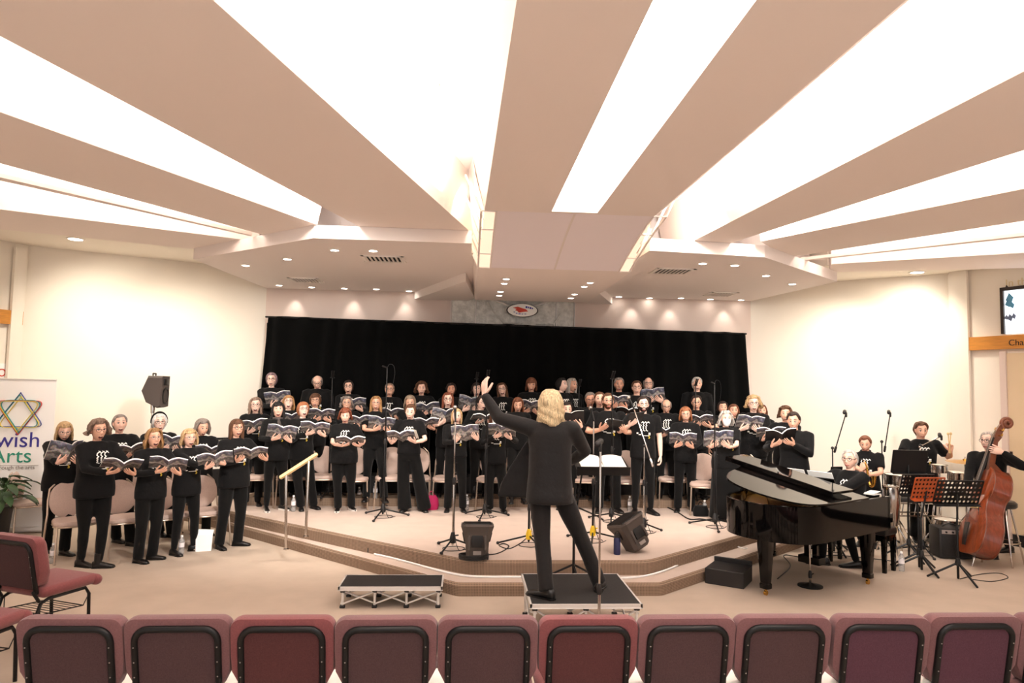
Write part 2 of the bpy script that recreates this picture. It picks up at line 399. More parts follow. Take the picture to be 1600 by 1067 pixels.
for sgn, xa, xb, xo in ((-1,.26,.1,-.14),(1,1.89,2.05,2.29)):
    for i in range(ny):
        (y, z), (y2, z2) = curve_pt(i/ny), curve_pt((i+1)/ny)
        xb = (.14 - .04*i/ny) if sgn < 0 else 1.9 + .15*i/ny
        xo = (.01 - .15*i/ny) if sgn < 0 else (2.03 + .26*i/ny); xo2 = (.01 - .15*(i+1)/ny) if sgn < 0 else (2.03 + .26*(i+1)/ny)
        lp.add([(xa,y,z),(xb,y,z),(xb,y2,z2),(xa,y2,z2)], [(0,1,2,3)], 0)
        zt, zt2 = z + .36, z2 + .36
        lp.add([(xb,y,z),(xb + (xo-xb)*.75,y,zt),(xb + (xo2-xb)*.75,y2,zt2),(xb,y2,z2)], [(0,1,2,3)], 0)
        lp.add([(xb + (xo-xb)*.75,y,zt),(xo,y,ZC),(xo2,y2,ZC),(xb + (xo2-xb)*.75,y2,zt2)], [(0,1,2,3)], 1)
    pts = [(xb, *curve_pt(i/ny)) for i in range(ny + 1)]
    lp.tube(pts, .014, 6, 1); lp.tube([(xa,p[1],p[2]) for p in pts], .012, 6, 1)
    for t in (.0, .33, .75, 1.0):
        y, z = curve_pt(t); lp.tube([(xa,y,z),(xb,y,z),(xb+(xo-xb)*.75,y,z+.36)], .012, 6, 1)
struct('ceiling_lantern', lp, [MAT['diffuser_lit'], MAT['plaster']], False)

# stage: two polygonal steps of ribbed carpet and a low tier at the back
def rounded(poly, r, n=4):
    out = []
    for i in range(len(poly)):
        a, b, c = Vector(poly[i-1]), Vector(poly[i]), Vector(poly[(i+1) % len(poly)])
        u, w = (a-b).normalized(), (c-b).normalized()
        for k in range(n + 1):
            t = k / n; p = (b + u*r).lerp(b, t).lerp(b.lerp(b + w*r, t), t); out.append(tuple(p))
    return out
def step(name, poly, z0, z1, top, r=.15):
    p = rounded(poly, r)
    a = sum(p[i][0]*p[(i+1)%len(p)][1]-p[(i+1)%len(p)][0]*p[i][1] for i in range(len(p)))
    if a < 0: p = p[::-1]
    c = Vector((sum(q[0] for q in p)/len(p), sum(q[1] for q in p)/len(p)))
    ins = [tuple(Vector(q) + (c - Vector(q)).normalized() * .03) for q in p]
    n = len(p); m = MB()
    v = [(x,y,z0) for x,y in p] + [(x,y,z1-.03) for x,y in p] + [(x,y,z1) for x,y in ins]
    m.add(v, [(j,(j+1)%n,n+(j+1)%n,n+j) for j in range(n)], 1)
    m.add(v, [(n+j,n+(j+1)%n,2*n+(j+1)%n,2*n+j) for j in range(n)], 1)
    m.add(v, [tuple(range(2*n,3*n))], 0)
    return struct(name, m, [top, MAT['carpet_rib']], False)
step('floor_stage_lower', [(-3.9,10.6),(-.057,7.05),(2.04,7.05),(5.9,10.3),(5.6,11.5),(-3.4,11.95),(-4.6,11.1)], 0, .13, MAT['carpet_stage'], .05)
step('floor_stage', [(-4.0,10.66),(.06,7.345),(1.99,7.345),(6.0,10.75),(5.5,11.6),(5.0,11.97),(-3.4,11.97),(-4.5,11.1)], .10, .28, MAT['carpet_stage'])
t = MB(); t.prism([(-3.3,10.6),(4.5,10.6),(4.6,11.95),(-3.3,11.95)], .28, .40); struct('floor_stage_tier', t, MAT['carpet_rib'])
t = MB(); t.prism([(-3.25,11.12),(4.4,11.12),(4.4,11.95),(-3.25,11.95)], .40, .66); struct('floor_stage_tier_upper', t, MAT['deck_black'])

# dark rail with a pale panel and a dark foot on the left wall beside the stage
tr = MB(); a, b = Vector((-4.44, 11.497, 1.184)), Vector((-3.49, 12.006, 1.201)); u = (b - a).normalized(); n = Vector((u.y, -u.x, 0)).normalized()
L_ = (b - a).length; F = frame((a.x, a.y, 0), Vector((u.x, u.y, 0)).normalized(), -n, (0,0,1))
tr.box((L_/2, -.02, a.z), (L_, .04, .03), F, 0); tr.box((L_/2, -.01, a.z*.29), (L_, .02, a.z*.58), F, 0)
struct('trim_3', tr, MAT['dark_void'])
# textured glass panel on the back wall
gp = MB()
for x0, x1 in ((-.3,.12),(.13,1.55),(1.56,1.87)): gp.box(((x0+x1)/2, 11.983, 2.18), (x1-x0-.012, .03, 3.03), None, 0)
for x in (-.31,.125,1.555,1.88): gp.box((x,11.972,2.18), (.014,.05,3.03), None, 1)
gp.tube([(.33,11.93,3.6),(.45,11.93,3.42),(.62,11.93,3.24),(.93,11.93,3.24)], .012, 6, 0); gp.tube([(1.2,11.93,3.24),(1.5,11.93,3.24),(1.62,11.93,3.42)], .012, 6, 0)
gp.tube(arc((.42,11.9,3.66),(1.42,11.9,3.66),.14,12), .02, 8, 1)
m = mat('seedy_glass', (206,204,196), .18, spec=.8, noise_s=14, noise_a=.22, bump=1.0, bump_s=34)
tag(gp.build('glass_panel', [m, MAT['aluminium']]), 'grey textured glass panel on the back wall above the black curtain', 'glass panel')
# oval sign
sg = thing('oval_sign', 'white oval sign with red and blue marks hanging before the grey glass panel', 'sign', (0.934, 11.82, 3.456))
d = MB(); d.lathe([(.27,0),(.28,.012),(.27,.03)], 36, 0, Rx(PI/2) @ Matrix.Diagonal((1.0,.43,1,1))); d.build('rim', MAT['rim_dark'], sg)
d = MB(); d.lathe([(.258,0),(.258,.036)], 36, 0, Rx(PI/2) @ Matrix.Diagonal((1.0,.43,1,1))); d.build('face', MAT['print_white'], sg)
mat('sign_red', (206,58,30), .5); mat('sign_blue', (44,50,150), .5)
d = MB(); Q = Tr(0,-.037,0) @ Rx(PI/2)
d.prism([(-.17,.04),(-.08,.06),(.0,.035),(.06,.02),(.1,-.02),(.02,-.028),(-.06,-.045),(-.09,-.015),(-.13,.0),(-.1,.02)], 0, .004, 0, Q)
for x, y, w, h in ((.07,.055,.03,.035),(.105,.05,.02,.03),(.14,.042,.03,.03),(.175,.035,.02,.022),(-.14,-.035,.03,.012),(-.1,-.055,.03,.014),(-.05,-.065,.04,.014),(.0,-.068,.03,.012),(.05,-.066,.035,.012)):
    d.box((x,y,.002), (w,h,.004), Q, 1)
d.build('emblem', [MAT['sign_red'], MAT['sign_blue']], sg, False)

# black curtain: one pleated drape
v = []; f = []; nx = 260
tops = []
for i in range(nx + 1):
    t = i / nx; xt = -3.36 + (4.86 + 3.36) * t; xb = -3.52 + (5.04 + 3.52) * t
    ph = t * 150 + 3*noise.noise((t*14,0,0))
    for k in range(9):
        w = k / 8; x = xt + (xb - xt) * (1 - (1-w)); z = (3.235 - .1*t + .012*math.sin(t*9*PI) + .008*noise.noise((t*40,2,0))) * (1 - w) + .3 * w
        a = .018 + .03 * w
        v.append((x, 11.68 + a*math.sin(ph + .6*noise.noise((t*20,w*2,5))) + .02*noise.noise((t*8,w*3,1)), z))
for i in range(nx):
    for k in range(8): f.append((i*9+k, i*9+k+1, (i+1)*9+k+1, (i+1)*9+k))
c = MB(); c.add(v, f)
ct = thing('curtain', 'long black velvet curtain hung across the back of the stage', 'curtain', (0,0,0))
o = c.build('drape', MAT['curtain_velvet'], ct, True, 180); sm = o.modifiers.new('thickness', 'SOLIDIFY'); sm.thickness = .01
b = MB(); b.tube([(-3.4,11.68,3.225),(4.88,11.68,3.125)], .016, 8); b.build('rail', MAT['black_metal'], ct)
for x in (-3.38,-1.3,.8,2.8,4.86):
    b = MB(); b.tube([(x,11.73,.66),(x,11.73,3.12)], .016, 8); b.build('pole', MAT['black_metal'], ct)

# ------------------------------------------------------------------ ceiling fixtures
def downlight(p, zc, r, label, group, glow='lamp_glow'):
    t = thing('downlight', label, 'downlight', (p[0], p[1], zc), 0, group)
    m = MB(); m.lathe([(r*1.35,0),(r*1.35,-.008),(r,-.012),(r,0)], 18); m.build('trim_ring', MAT['lamp_housing'], t)
    m = MB(); m.lathe([(r,-.004),(r*.9,-.010),(r*.3,-.012)], 16); m.build('lamp', MAT[glow], t)
ZS = 3.75
for p in ((-3.117, 9.662, 3.75), (-2.396, 9.072, 3.75), (-1.648, 8.371, 3.75), (-1.179, 8.339, 3.75)): downlight(p, ZS, .05, 'round recessed spotlight in the front row of the left stage canopy', 'front spotlights of the left canopy')
for p in ((-3.161, 11.522, 3.75), (-2.654, 11.647, 3.75), (-2.119, 11.697, 3.75), (-1.576, 11.672, 3.75), (-1.035, 11.802, 3.75)): downlight(p, ZS, .05, 'round recessed spotlight above the back wall in the left stage canopy', 'rear spotlights of the left canopy')
for p in ((2.995, 8.529, 3.75), (3.444, 8.594, 3.75), (4.172, 9.285, 3.75), (4.87, 9.934, 3.75)): downlight(p, ZS, .05, 'round recessed spotlight in the front row of the right stage canopy', 'front spotlights of the right canopy')
for p in ((2.642, 11.829, 3.75), (3.209, 11.889, 3.75), (3.744, 11.783, 3.75), (4.3, 11.847, 3.75), (4.852, 11.825, 3.75)): downlight(p, ZS, .05, 'round recessed spotlight above the back wall in the right stage canopy', 'rear spotlights of the right canopy')
for p in ((0.505, 9.274, 3.6), (0.501, 9.678, 3.6), (0.488, 10.53, 3.6), (0.489, 10.973, 3.6)): downlight(p, 3.6, .045, 'round spotlight in the left cluster of the middle soffit', 'left spotlights of the middle soffit')
for p in ((1.691, 9.405, 3.6), (1.673, 9.773, 3.6), (1.662, 10.595, 3.6), (1.671, 11.055, 3.6)): downlight(p, 3.6, .045, 'round spotlight in the right cluster of the middle soffit', 'right spotlights of the middle soffit')
downlight((-5.485, 9.774, 4.07), 4.07, .09, 'large round downlight in the ceiling beside the left wall', None)
downlight((6.906, 10.028, 4.0), 4.0, .09, 'large round downlight in the ceiling beside the right wall', None)
def vent(c, z, w, d, rz, label, n=9):
    t = thing('ceiling_vent', label, 'vent', (c[0], c[1], z), rz)
    m = MB()
    for s_ in (-1, 1):
        m.box((0,s_*d/2,-.008), (w+.06,.03,.016)); m.box((s_*w/2,0,-.008), (.03,d+.03,.016))
    m.build('frame', MAT['lamp_housing'], t, False)
    m = MB(); m.box((0,0,.0), (w,d,.004)); m.build('backing', MAT['dark_void'], t, False)
    for i in range(n):
        m = MB(); m.box((0,0,0), (.014,d,.02), Tr(-w/2 + w*(i+.5)/n, 0, -.01) @ Ry(.6)); m.build('slat', MAT['lamp_housing'], t, False)
vent((-1.111, 8.869, 3.75), 3.75, .5, .4, 0, 'large white slatted air vent at the middle of the left canopy')
vent((-2.571, 10.875, 3.75), 3.75, .42, .4, 0, 'small white air vent at the left rear of the left canopy')
vent((2.781, 9.147, 3.75), 3.75, .5, .4, 0, 'white slatted air vent near the middle of the right canopy')
vent((4.238, 11.19, 3.75), 3.75, .42, .4, 0, 'small white air vent at the rear of the right canopy')

# ------------------------------------------------------------------ things on the side walls
def on_wall(key, p, off=.0):
    u = Vector((-.394,-.919,0)) if key == 'L' else Vector((.394,-.919,0))
    n = Vector((.919,-.394,0)) if key == 'L' else Vector((-.919,-.394,0))
    return Vector(p) + n * off, u, n
def panel_between(name, key, p0, p1, z0, z1, th, m, off=0.0, parent=None):
    a, u, n = on_wall(key, p0); b = Vector(p1); L = (b - a).dot(u)
    mb = MB(); M_ = frame(a - Vector((0,0,a.z)), u, n, (0,0,1))
    mb.box((L/2, off + th/2, (z0+z1)/2), (abs(L), th, z1 - z0), M_); return mb.build(name, m, parent, False)
R0 = (7.549, 9.868, 2.903); R1 = (8.207, 8.335, 2.818)
rt = thing('wood_rail', 'honey wood beam with lettering fixed above the right doorway', 'wood beam')
panel_between('board', 'R', R0, R1, (7.548, 9.871, 2.786)[2], (7.55, 9.866, 2.981)[2], .07, MAT['wood_rail'], 0, rt)
a, u, n = on_wall('R', (7.792, 9.303, 2.862), .073)
text_mesh('Charles', .12, MAT['ink_indigo'] if False else MAT['rim_dark'], 'lettering', rt, frame(a - Vector((0,0,.03)), u, Vector((0,0,1)), n))
rt = thing('wood_rail', 'honey wood beam end on the left side wall above the white banner', 'wood beam')
panel_between('board', 'L', (-6.514, 10.343, 2.992), (-6.996, 9.221, 2.867), (-6.522, 10.324, 2.887)[2], (-6.517, 10.338, 3.085)[2], .07, MAT['wood_rail'], 0, rt)
t = thing('wall_lettering', 'pale gold lettering on the wall above the right window', 'lettering')
a, u, n = on_wall('R', (7.771, 9.35, 3.694), .004); text_mesh('In the beg', .15, MAT['gold_text'], 'letters', t, frame(a, u, Vector((0,0,1)), n))
# lit window with a few blue motifs
wz0, wz1 = (7.76, 9.377, 3.006)[2], (7.767, 9.36, 3.63)[2]
w = bpy.data.objects.new('window_1', None); COL.objects.link(w); w['kind'] = 'structure'
emission('window_light', (250,252,255), 1.15)
panel_between('pane', 'R', (7.764, 9.369, 3.303), (8.212, 8.323, 3.201), wz0, wz1, .012, MAT['window_light'], .0, w)
panel_between('window_frame', 'R', (7.75, 9.4, 3.306), (7.767, 9.361, 3.302), wz0, wz1 + .05, .05, MAT['rim_dark'], 0, w)
panel_between('window_frame', 'R', (7.75, 9.4, 3.306), (8.212, 8.323, 3.201), wz1, wz1 + .05, .05, MAT['rim_dark'], 0, w)
mat('glass_blue', (92,170,214), .3); mat('glass_slate', (120,136,170), .3)
for px, py, w_, h_, mm, rz in ((1575,461,.05,.09,'rim_dark',.6),):
    pass
a, u, n = on_wall('R', (7.792, 9.302, 3.473), .016); mk = MB(); F = frame(a, u, Vector((0,0,1)), n)
for dx, dy, r_, mi in ((0,.04,.07,0),(-.02,-.03,.055,0),(.03,-.06,.045,0),(.0,-.24,.05,1),(.05,-.22,.04,1),(-.045,-.23,.035,1),(-.03,.2,.035,2),(.36,-.03,.025,2),(.37,-.1,.025,2)):
    mk.prism([(dx,dy+r_*1.2),(dx+r_*.8,dy+.2*r_),(dx+.4*r_,dy-r_),(dx-r_*.7,dy-.3*r_)], 0, .004, mi, F)
mk.build('pane_motif', [MAT['glass_blue'], MAT['glass_slate'], MAT['rim_dark']], w, False)
d_ = bpy.data.objects.new('door_1', None); COL.objects.link(d_); d_['kind'] = 'structure'
mat('door_cream', (226,204,170), .6)
panel_between('door_leaf', 'R', (7.77, 9.354, 1.825), (8.247, 8.241, 1.879), 0.17, (7.78, 9.33, 2.725)[2], .02, MAT['door_cream'], 0, d_)
panel_between('door_frame', 'R', (7.737, 9.431, 1.822), (7.77, 9.354, 1.825), 0, (7.747, 9.407, 2.756)[2], .05, MAT['wall_pink'], 0, d_)
mm = MB(); a, u, n = on_wall('R', (7.78, 9.331, 1.264), .02); mm.box((0,0,0), (.03,.03,.12), frame(a, u, n, (0,0,1))); mm.build('door_handle', MAT['rim_dark'], d_)
t = thing('wall_sensor', 'small white sensor under the wood beam on the right wall', 'sensor', (7.544, 9.881, 2.738), math.atan2(-.394,-.919))
m = MB(); m.box((0,0,0), (.07,.08,.1), None, 0, .02); m.build('housing', MAT['lamp_housing'], t)
t = thing('wall_sensor', 'small round white knob on the left side wall above the banner', 'sensor', (-6.545, 10.271, 2.254), 0)
m = MB(); m.ball((.03,0,0), (.04,.035,.035), 12); m.build('housing', MAT['lamp_housing'], t)
t = thing('wall_sign', 'white wall sign with red letters cut by the left picture edge', 'sign')
a, u, n = on_wall('L', (-6.704, 9.901, 2.205), .004)
m = MB(); m.box((-.16,0,0), (.6,.24,.008), frame(a, u, Vector((0,0,1)), n)); m.build('board', MAT['banner_white'], t, False)
a, u, n = on_wall('L', (-6.572, 10.208, 2.142), .014); text_mesh('TO', .155, MAT['red_paint'], 'letters', t, frame(a, -u, Vector((0,0,1)), n), .002, 'RIGHT')
# grey grilles high on the beams at the left and right picture edges
for p, lab in (((-5.74, 8.8, 4.4), 'pale grille in the bright ceiling gap at the left edge'), ((7.769, 9.308, 4.4), 'pale grille in the bright ceiling gap at the right edge')):
    t = thing('ceiling_vent', lab, 'vent', (p[0], p[1], 4.43))
    m = MB(); m.box((0,0,0), (.5,.36,.02)); m.build('frame', MAT['lamp_housing'], t, False)
    for i in range(5): m = MB(); m.box((0,-.13+.065*i,-.014), (.44,.02,.012)); m.build('slat', MAT['grille_grey'], t, False)
for p, lab in (((-0.288, 5.203, 4.44), 'tiny round detector on the bright ceiling left of the middle beam'),):
    t = thing('ceiling_detector', lab, 'detector', (p[0], p[1], 4.45)); m = MB(); m.lathe([(.03,0),(.025,-.02),(.01,-.025)], 14); m.build('cap', MAT['grille_grey'], t)

# ------------------------------------------------------------------ people
def ik(Sv, T, l1, l2, hint):
    d = T - Sv; L = min(d.length, (l1 + l2) * .995); u = d.normalized()
    T2 = Sv + u * L
    a = (l1*l1 - l2*l2 + L*L) / (2*L); h = math.sqrt(max(0, l1*l1 - a*a))
    w = (hint - u * hint.dot(u)).normalized()
    return Sv + u*a + w*h, T2

def superring(a, bf, bb, z, cx=0, cy=0, n=22, e=2.3):
    r = []
    for j in range(n):
        t = 2*PI*j/n; c, s_ = math.cos(t), math.sin(t)
        x = a * math.copysign(abs(c) ** (2/e), c); y = math.copysign(abs(s_) ** (2/e), s_)
        r.append((cx + x, cy + (y*bb if y > 0 else y*bf), z))
    return r

def hand_mb(side, curl=.35, spread=.5, sc=1.0, thumb=.5):
    """x along the fingers, z out of the palm, thumb towards +y for side=+1"""
    m = MB(); s = side
    m.loft([superring(.026,.020,.020,0,0,0,12), superring(.030,.017,.017,.02,0,0,12), superring(.040,.016,.016,.06,0,0,12), superring(.040,.013,.013,.088,0,0,12), superring(.036,.008,.008,.097,0,0,12)], 0,
           Matrix(((0,0,1,0),(1,0,0,0),(0,1,0,0),(0,0,0,1))))
    for k, (y, L, r) in enumerate(((.030,.070,.0092),(.010,.079,.0096),(-.011,.073,.0092),(-.030,.057,.0082))):
        p = Vector((.082, y*s, 0)); a = 0; yaw = (y * 6.5 * spread) * s; pts = [p]; rr = [r]
        for q, fr in enumerate((.45,.31,.24)):
            a += curl * (.75 + .35*q) * (1 + .12*k)
            d = Vector((math.cos(a)*math.cos(yaw), math.sin(yaw)*math.cos(a), math.sin(a)))
            pts.append(pts[-1] + d * L * fr); rr.append(r * (1 - .1*(q+1)))
        m.tube(pts, rr, 8)
    d1 = Vector((.62, .74*s*(.6+.6*thumb), .25 + .3*curl)).normalized(); d2 = Vector((.86, .36*s, .3 + .3*curl)).normalized()
    b = Vector((.022, .024*s, .004)); m.tube([b, b + d1*.036, b + d1*.036 + d2*.030, b + d1*.036 + d2*.052], [.014,.0115,.0105,.0085], 8)
    if sc != 1: m.v = [(x*sc, y*sc, z*sc) for x, y, z in m.v]
    return m

def head_front(x, z):
    q = max(.05, 1 - (x/.074)**2 - (z/.118)**2)
    return -.094 * math.sqrt(q)
def head_mb(mo=.4, beard=False, nose=1.0, smile=0.0):
    """mats: 0 skin 1 lip 2 dark mouth 3 eye white 4 iris 5 brow/beard hair 6 tooth"""
    m = MB(); NA, NE = (84, 58) if beard else (44, 30); rings = []; mats = []
    for i in range(NE + 1):
        el = -PI/2 + PI*i/NE; el = max(min(el, PI/2-.03), -PI/2+.03); ring = []
        for j in range(NA):
            u = 2*j/NA - 1; az = PI * (.5*u + .5*u**3)
            x = .074*math.cos(el)*math.sin(az); y = -math.cos(el)*math.cos(az); z = (.112 if el > 0 else .118)*math.sin(el)
            y *= .094 if y < 0 else .100
            t = max(0, -z/.118)
            x *= 1 - .26*t**1.6
            if y > 0: y *= 1 - .5*t**1.3
            else: y *= 1 + .04*t
            if y < -.02:
                g = math.exp(-(x/.0125)**2)
                pr = 0
                if z < .024: pr = min(1, max(0, (.024 - z)/.052))
                if z < -.030: pr = max(0, 1 - (-.030 - z)/.012)
                y -= .023 * nose * g * pr
                y -= .006 * nose * math.exp(-((abs(x)-.012)/.007)**2 - ((z+.027)/.009)**2)
                y += .009 * math.exp(-((abs(x)-.031)/.017)**2 - ((z-.012)/.012)**2)
                y -= .004 * math.exp(-((abs(x)-.03)/.022)**2 - ((z-.034)/.008)**2)
                y -= .005 * math.exp(-(x/.026)**2 - ((z+.062)/.018)**2)
                y -= .006 * math.exp(-(x/.02)**2 - ((z+.104)/.014)**2)
                y -= .004 * math.exp(-((abs(x)-.045)/.02)**2 - ((z+.022)/.022)**2) * (1 + smile)
            if z < -.045: z -= .016*mo * min(1, (-.045 - z)/.03)
            ring.append((x, y, z))
        rings.append(ring)
    v = [p for r in rings for p in r]; n = NA
    for i in range(NE):
        for j in range(n):
            k = (j+1) % n; a = rings[i][j]; mi = 0
            if beard and a[1] < .02 and a[2] < -.046 + .55*max(0, abs(a[0]) - .026) and a[2] > -.2: mi = 5
            if beard and (a[0]/.024)**2 + ((a[2] + .068 + .006*mo)/(.011 + .018*mo))**2 < 1: mi = 0
            m.add([rings[i][j], rings[i][k], rings[i+1][k], rings[i+1][j]], [(0,1,2,3)], mi)
    # weld
    key = {}; nv = []; remap = []
    for p in m.v:
        q = (round(p[0],6), round(p[1],6), round(p[2],6))
        if q not in key: key[q] = len(nv); nv.append(p)
        remap.append(key[q])
    m.v = nv; m.f = [tuple(remap[i] for i in f) for f in m.f]
    for s in (-1, 1):
        m.ball((s*.0315, head_front(.0315,.012) + .0055, .012), (.0135,.008,.0072), 10, 3)
        m.ball((s*.0308, head_front(.0315,.012) - .0002, .012), (.0068,.0042,.0068), 8, 4)
        m.tube([(s*.0175,head_front(.0175,.016)+.0025,.0165),(s*.031,head_front(.031,.02)+.001,.0215),(s*.045,head_front(.045,.014)+.006,.0155)], [.0022,.0034,.0022], 6, 4)
        m.tube([(s*.015,head_front(.015,.044)-.003,.043),(s*.032,head_front(.032,.047)-.0035,.047),(s*.050,head_front(.050,.039)-.0005,.039)], [.003,.0042,.002], 6, 5)
        E = Tr(s*.074,.010,-.006) @ Rz(s*.35) @ Ry(s*.12)
        m.ball((0,0,0), (.009,.019,.031), 12, 0, E); m.ball((s*.004,-.002,.0), (.005,.011,.02), 10, 0, E)
    zc = -.066 - .006*mo; hw = .0235 + .004*smile; hh = .005 + .024*mo; yf = head_front(0, zc) * .96 - .008
    pts = []
    for k in range(16):
        t = 2*PI*k/16; px = hw*math.cos(t); pz = hh*math.sin(t) + smile*.006*(abs(px)/hw)**2
        pts.append((px, yf + .011*(px/hw)**2, zc + pz))
    m.tube(pts, .0042, 6, 1, None, True)
    if mo > .12:
        m.ball((0, yf + .004, zc), (hw*.97,.0085,hh*.97), 16, 2); m.box((0, yf - .0045, zc + hh*.66), (hw*1.05,.005,hh*.30), None, 6)
    else: m.ball((0, yf + .002, zc), (hw*.9,.006,hh), 12, 1)
    return m

def hair_mb(style, L=.0, vol=1.0, seed=0, fringe=0.0, curl=0.0, part=0.0):
    """closed shell of hair round the skull; L = how far it hangs below the middle of the head"""
    rr = random.Random(seed); off = (rr.random()*40, rr.random()*40, rr.random()*40)
    NAZ, NV = 52, 18; outer, inner = [], []
    bald = style == 'bald'
    for j in range(NAZ):
        az = -PI + 2*PI*j/NAZ; A = abs(math.degrees(az)); sgn = 1 if az > 0 else -1
        top = 90 if not bald else (24 - 10*math.cos(az))
        ff = max(0, min(1, (A - 54)/24)); ff = ff*ff*(3-2*ff)
        front = 46 - 30*fringe + 6*math.sin(az*2 + part)*(.5) 
        if style == 'crop':
            g = max(0, min(1, (A - 96)/22)); low = 10*(1-g) - 44*g; front = 50 + 4*math.sin(az*2 + part); end = front*(1-ff) + low*ff; drop = 0
        elif style in ('short', 'bald'):
            g = max(0, min(1, (A - 84)/22)); low = -14*(1-g) + -48*g; end = front*(1-ff) + low*ff
            if bald and A < 62: end = top - 2
            drop = 0
        else:
            end = front*(1-ff) + (-6)*ff; drop = L*ff
        po, pi_ = [], []
        for k in range(NV + 1):
            t = k / NV
            hang = 0
            if drop > 0:
                if t < .55: el = top + (end - top)*(t/.55)
                else: el = end; hang = (t - .55)/.45
            else: el = top + (end - top)*t
            e = math.radians(el)
            th = (.010 + .012*vol) * (1 - .55*max(0, t-.75)/.25*(1 if drop == 0 else 0)) * (.6 + .4*min(1, (90-el)/40))
            th *= (.65 if (ff < .3 and el < 55) else 1)
            c = math.cos(e)
            x = .076*c*math.sin(az); y = -c*math.cos(az); y *= .096 if y < 0 else .103
            z = (.113 if e > 0 else .118)*math.sin(e)
            nrm = Vector((x/.0058, y/.0098, z/.0128)).normalized()
            if style in ('short','bald','crop') and e < 0 and y > 0: y *= 1 - .35*max(0,-z/.118)
            p = Vector((x, y, z)) + nrm*th; q = Vector((x, y, z)) - nrm*.006
            if hang > 0:
                r_out = Vector((x, y, 0)).normalized()
                flare = (.012*vol)*math.sin(hang*PI*.8) - .028*hang*(1 if L > .16 else .3)
                p = p + Vector((0,0,-drop*hang)) + r_out*flare; p.y += .012*hang if p.y < .02 else -.01*hang
                q = p - r_out*(.030 if hang < .85 else .018); q.z = p.z + .004
            nv = noise.noise_vector(p*(20 + 14*curl) + Vector(off))
            amp = (.0028 + .016*curl) * min(1, t*3 + .25)
            p = p + nv*amp
            if hang > 0 and curl > 0: p = p + Vector((math.sin(p.z*90 + az*5), math.cos(p.z*80 + az*4), 0))*.007*min(1.5, curl*2)
            po.append(p); pi_.append(q)
        outer.append(po); inner.append(pi_)
    m = MB(); W_n = NV + 1; v = [tuple(p) for r in outer for p in r] + [tuple(p) for r in inner for p in r]; N = NAZ*W_n; f = []
    for j in range(NAZ):
        k = (j+1) % NAZ
        for i in range(NV):
            f.append((j*W_n+i, j*W_n+i+1, k*W_n+i+1, k*W_n+i)); f.append((N+j*W_n+i, N+k*W_n+i, N+k*W_n+i+1, N+j*W_n+i+1))
        f.append((j*W_n+NV, N+j*W_n+NV, N+k*W_n+NV, k*W_n+NV))
        if bald: f.append((j*W_n, k*W_n, N+k*W_n, N+j*W_n))
    m.add(v, f)
    if style == 'updo': m.ball((0,.115,.03), (.045,.04,.045), 12)
    return m

JOBS = []     # (object with modifiers, final build callback)
def cloth_obj(name, mb, mt, voxel, smooth, parent):
    o = mb.build(name, mt, parent, True, 180)
    md = o.modifiers.new('union', 'REMESH'); md.mode = 'VOXEL'; md.voxel_size = voxel; md.use_smooth_shade = True
    sm = o.modifiers.new('smooth', 'SMOOTH'); sm.factor = .5; sm.iterations = smooth
    return o

FACE_TOKENS = [[(0,0),(-.012,-.02),(.004,-.034),(-.014,-.05),(-.004,-.062),(-.016,-.075),(.0,-.088),(-.006,-.105),(.012,-.12)]]
def torso_rings(fem, w, zh, infl=0.0, hem=.80):
    """(a, front, back, z) of the trunk for a 1.70 m body"""
    k = infl
    R = [(.176*w+k,.120*w+k,.130*w+k,hem),(.180*w+k,.122*w+k,.134*w+k,.90),(.170*w+k,.118*w+k,.112*w+k,1.0),(.158*w+k,.114*w+k,.100*w+k,1.08),(.166*w+k,.122*w+k,.104*w+k,1.18),
         (.174*w+k,(.128+.022*fem)*w+k,.110*w+k,1.27),(.170+k,.112+k,.112+k,1.345),(.150+k,.088+k,.096+k,1.395),(.100+k,.064+k,.082+k,1.43),(.066+k,.054+k,.066+k,1.452)]
    return R

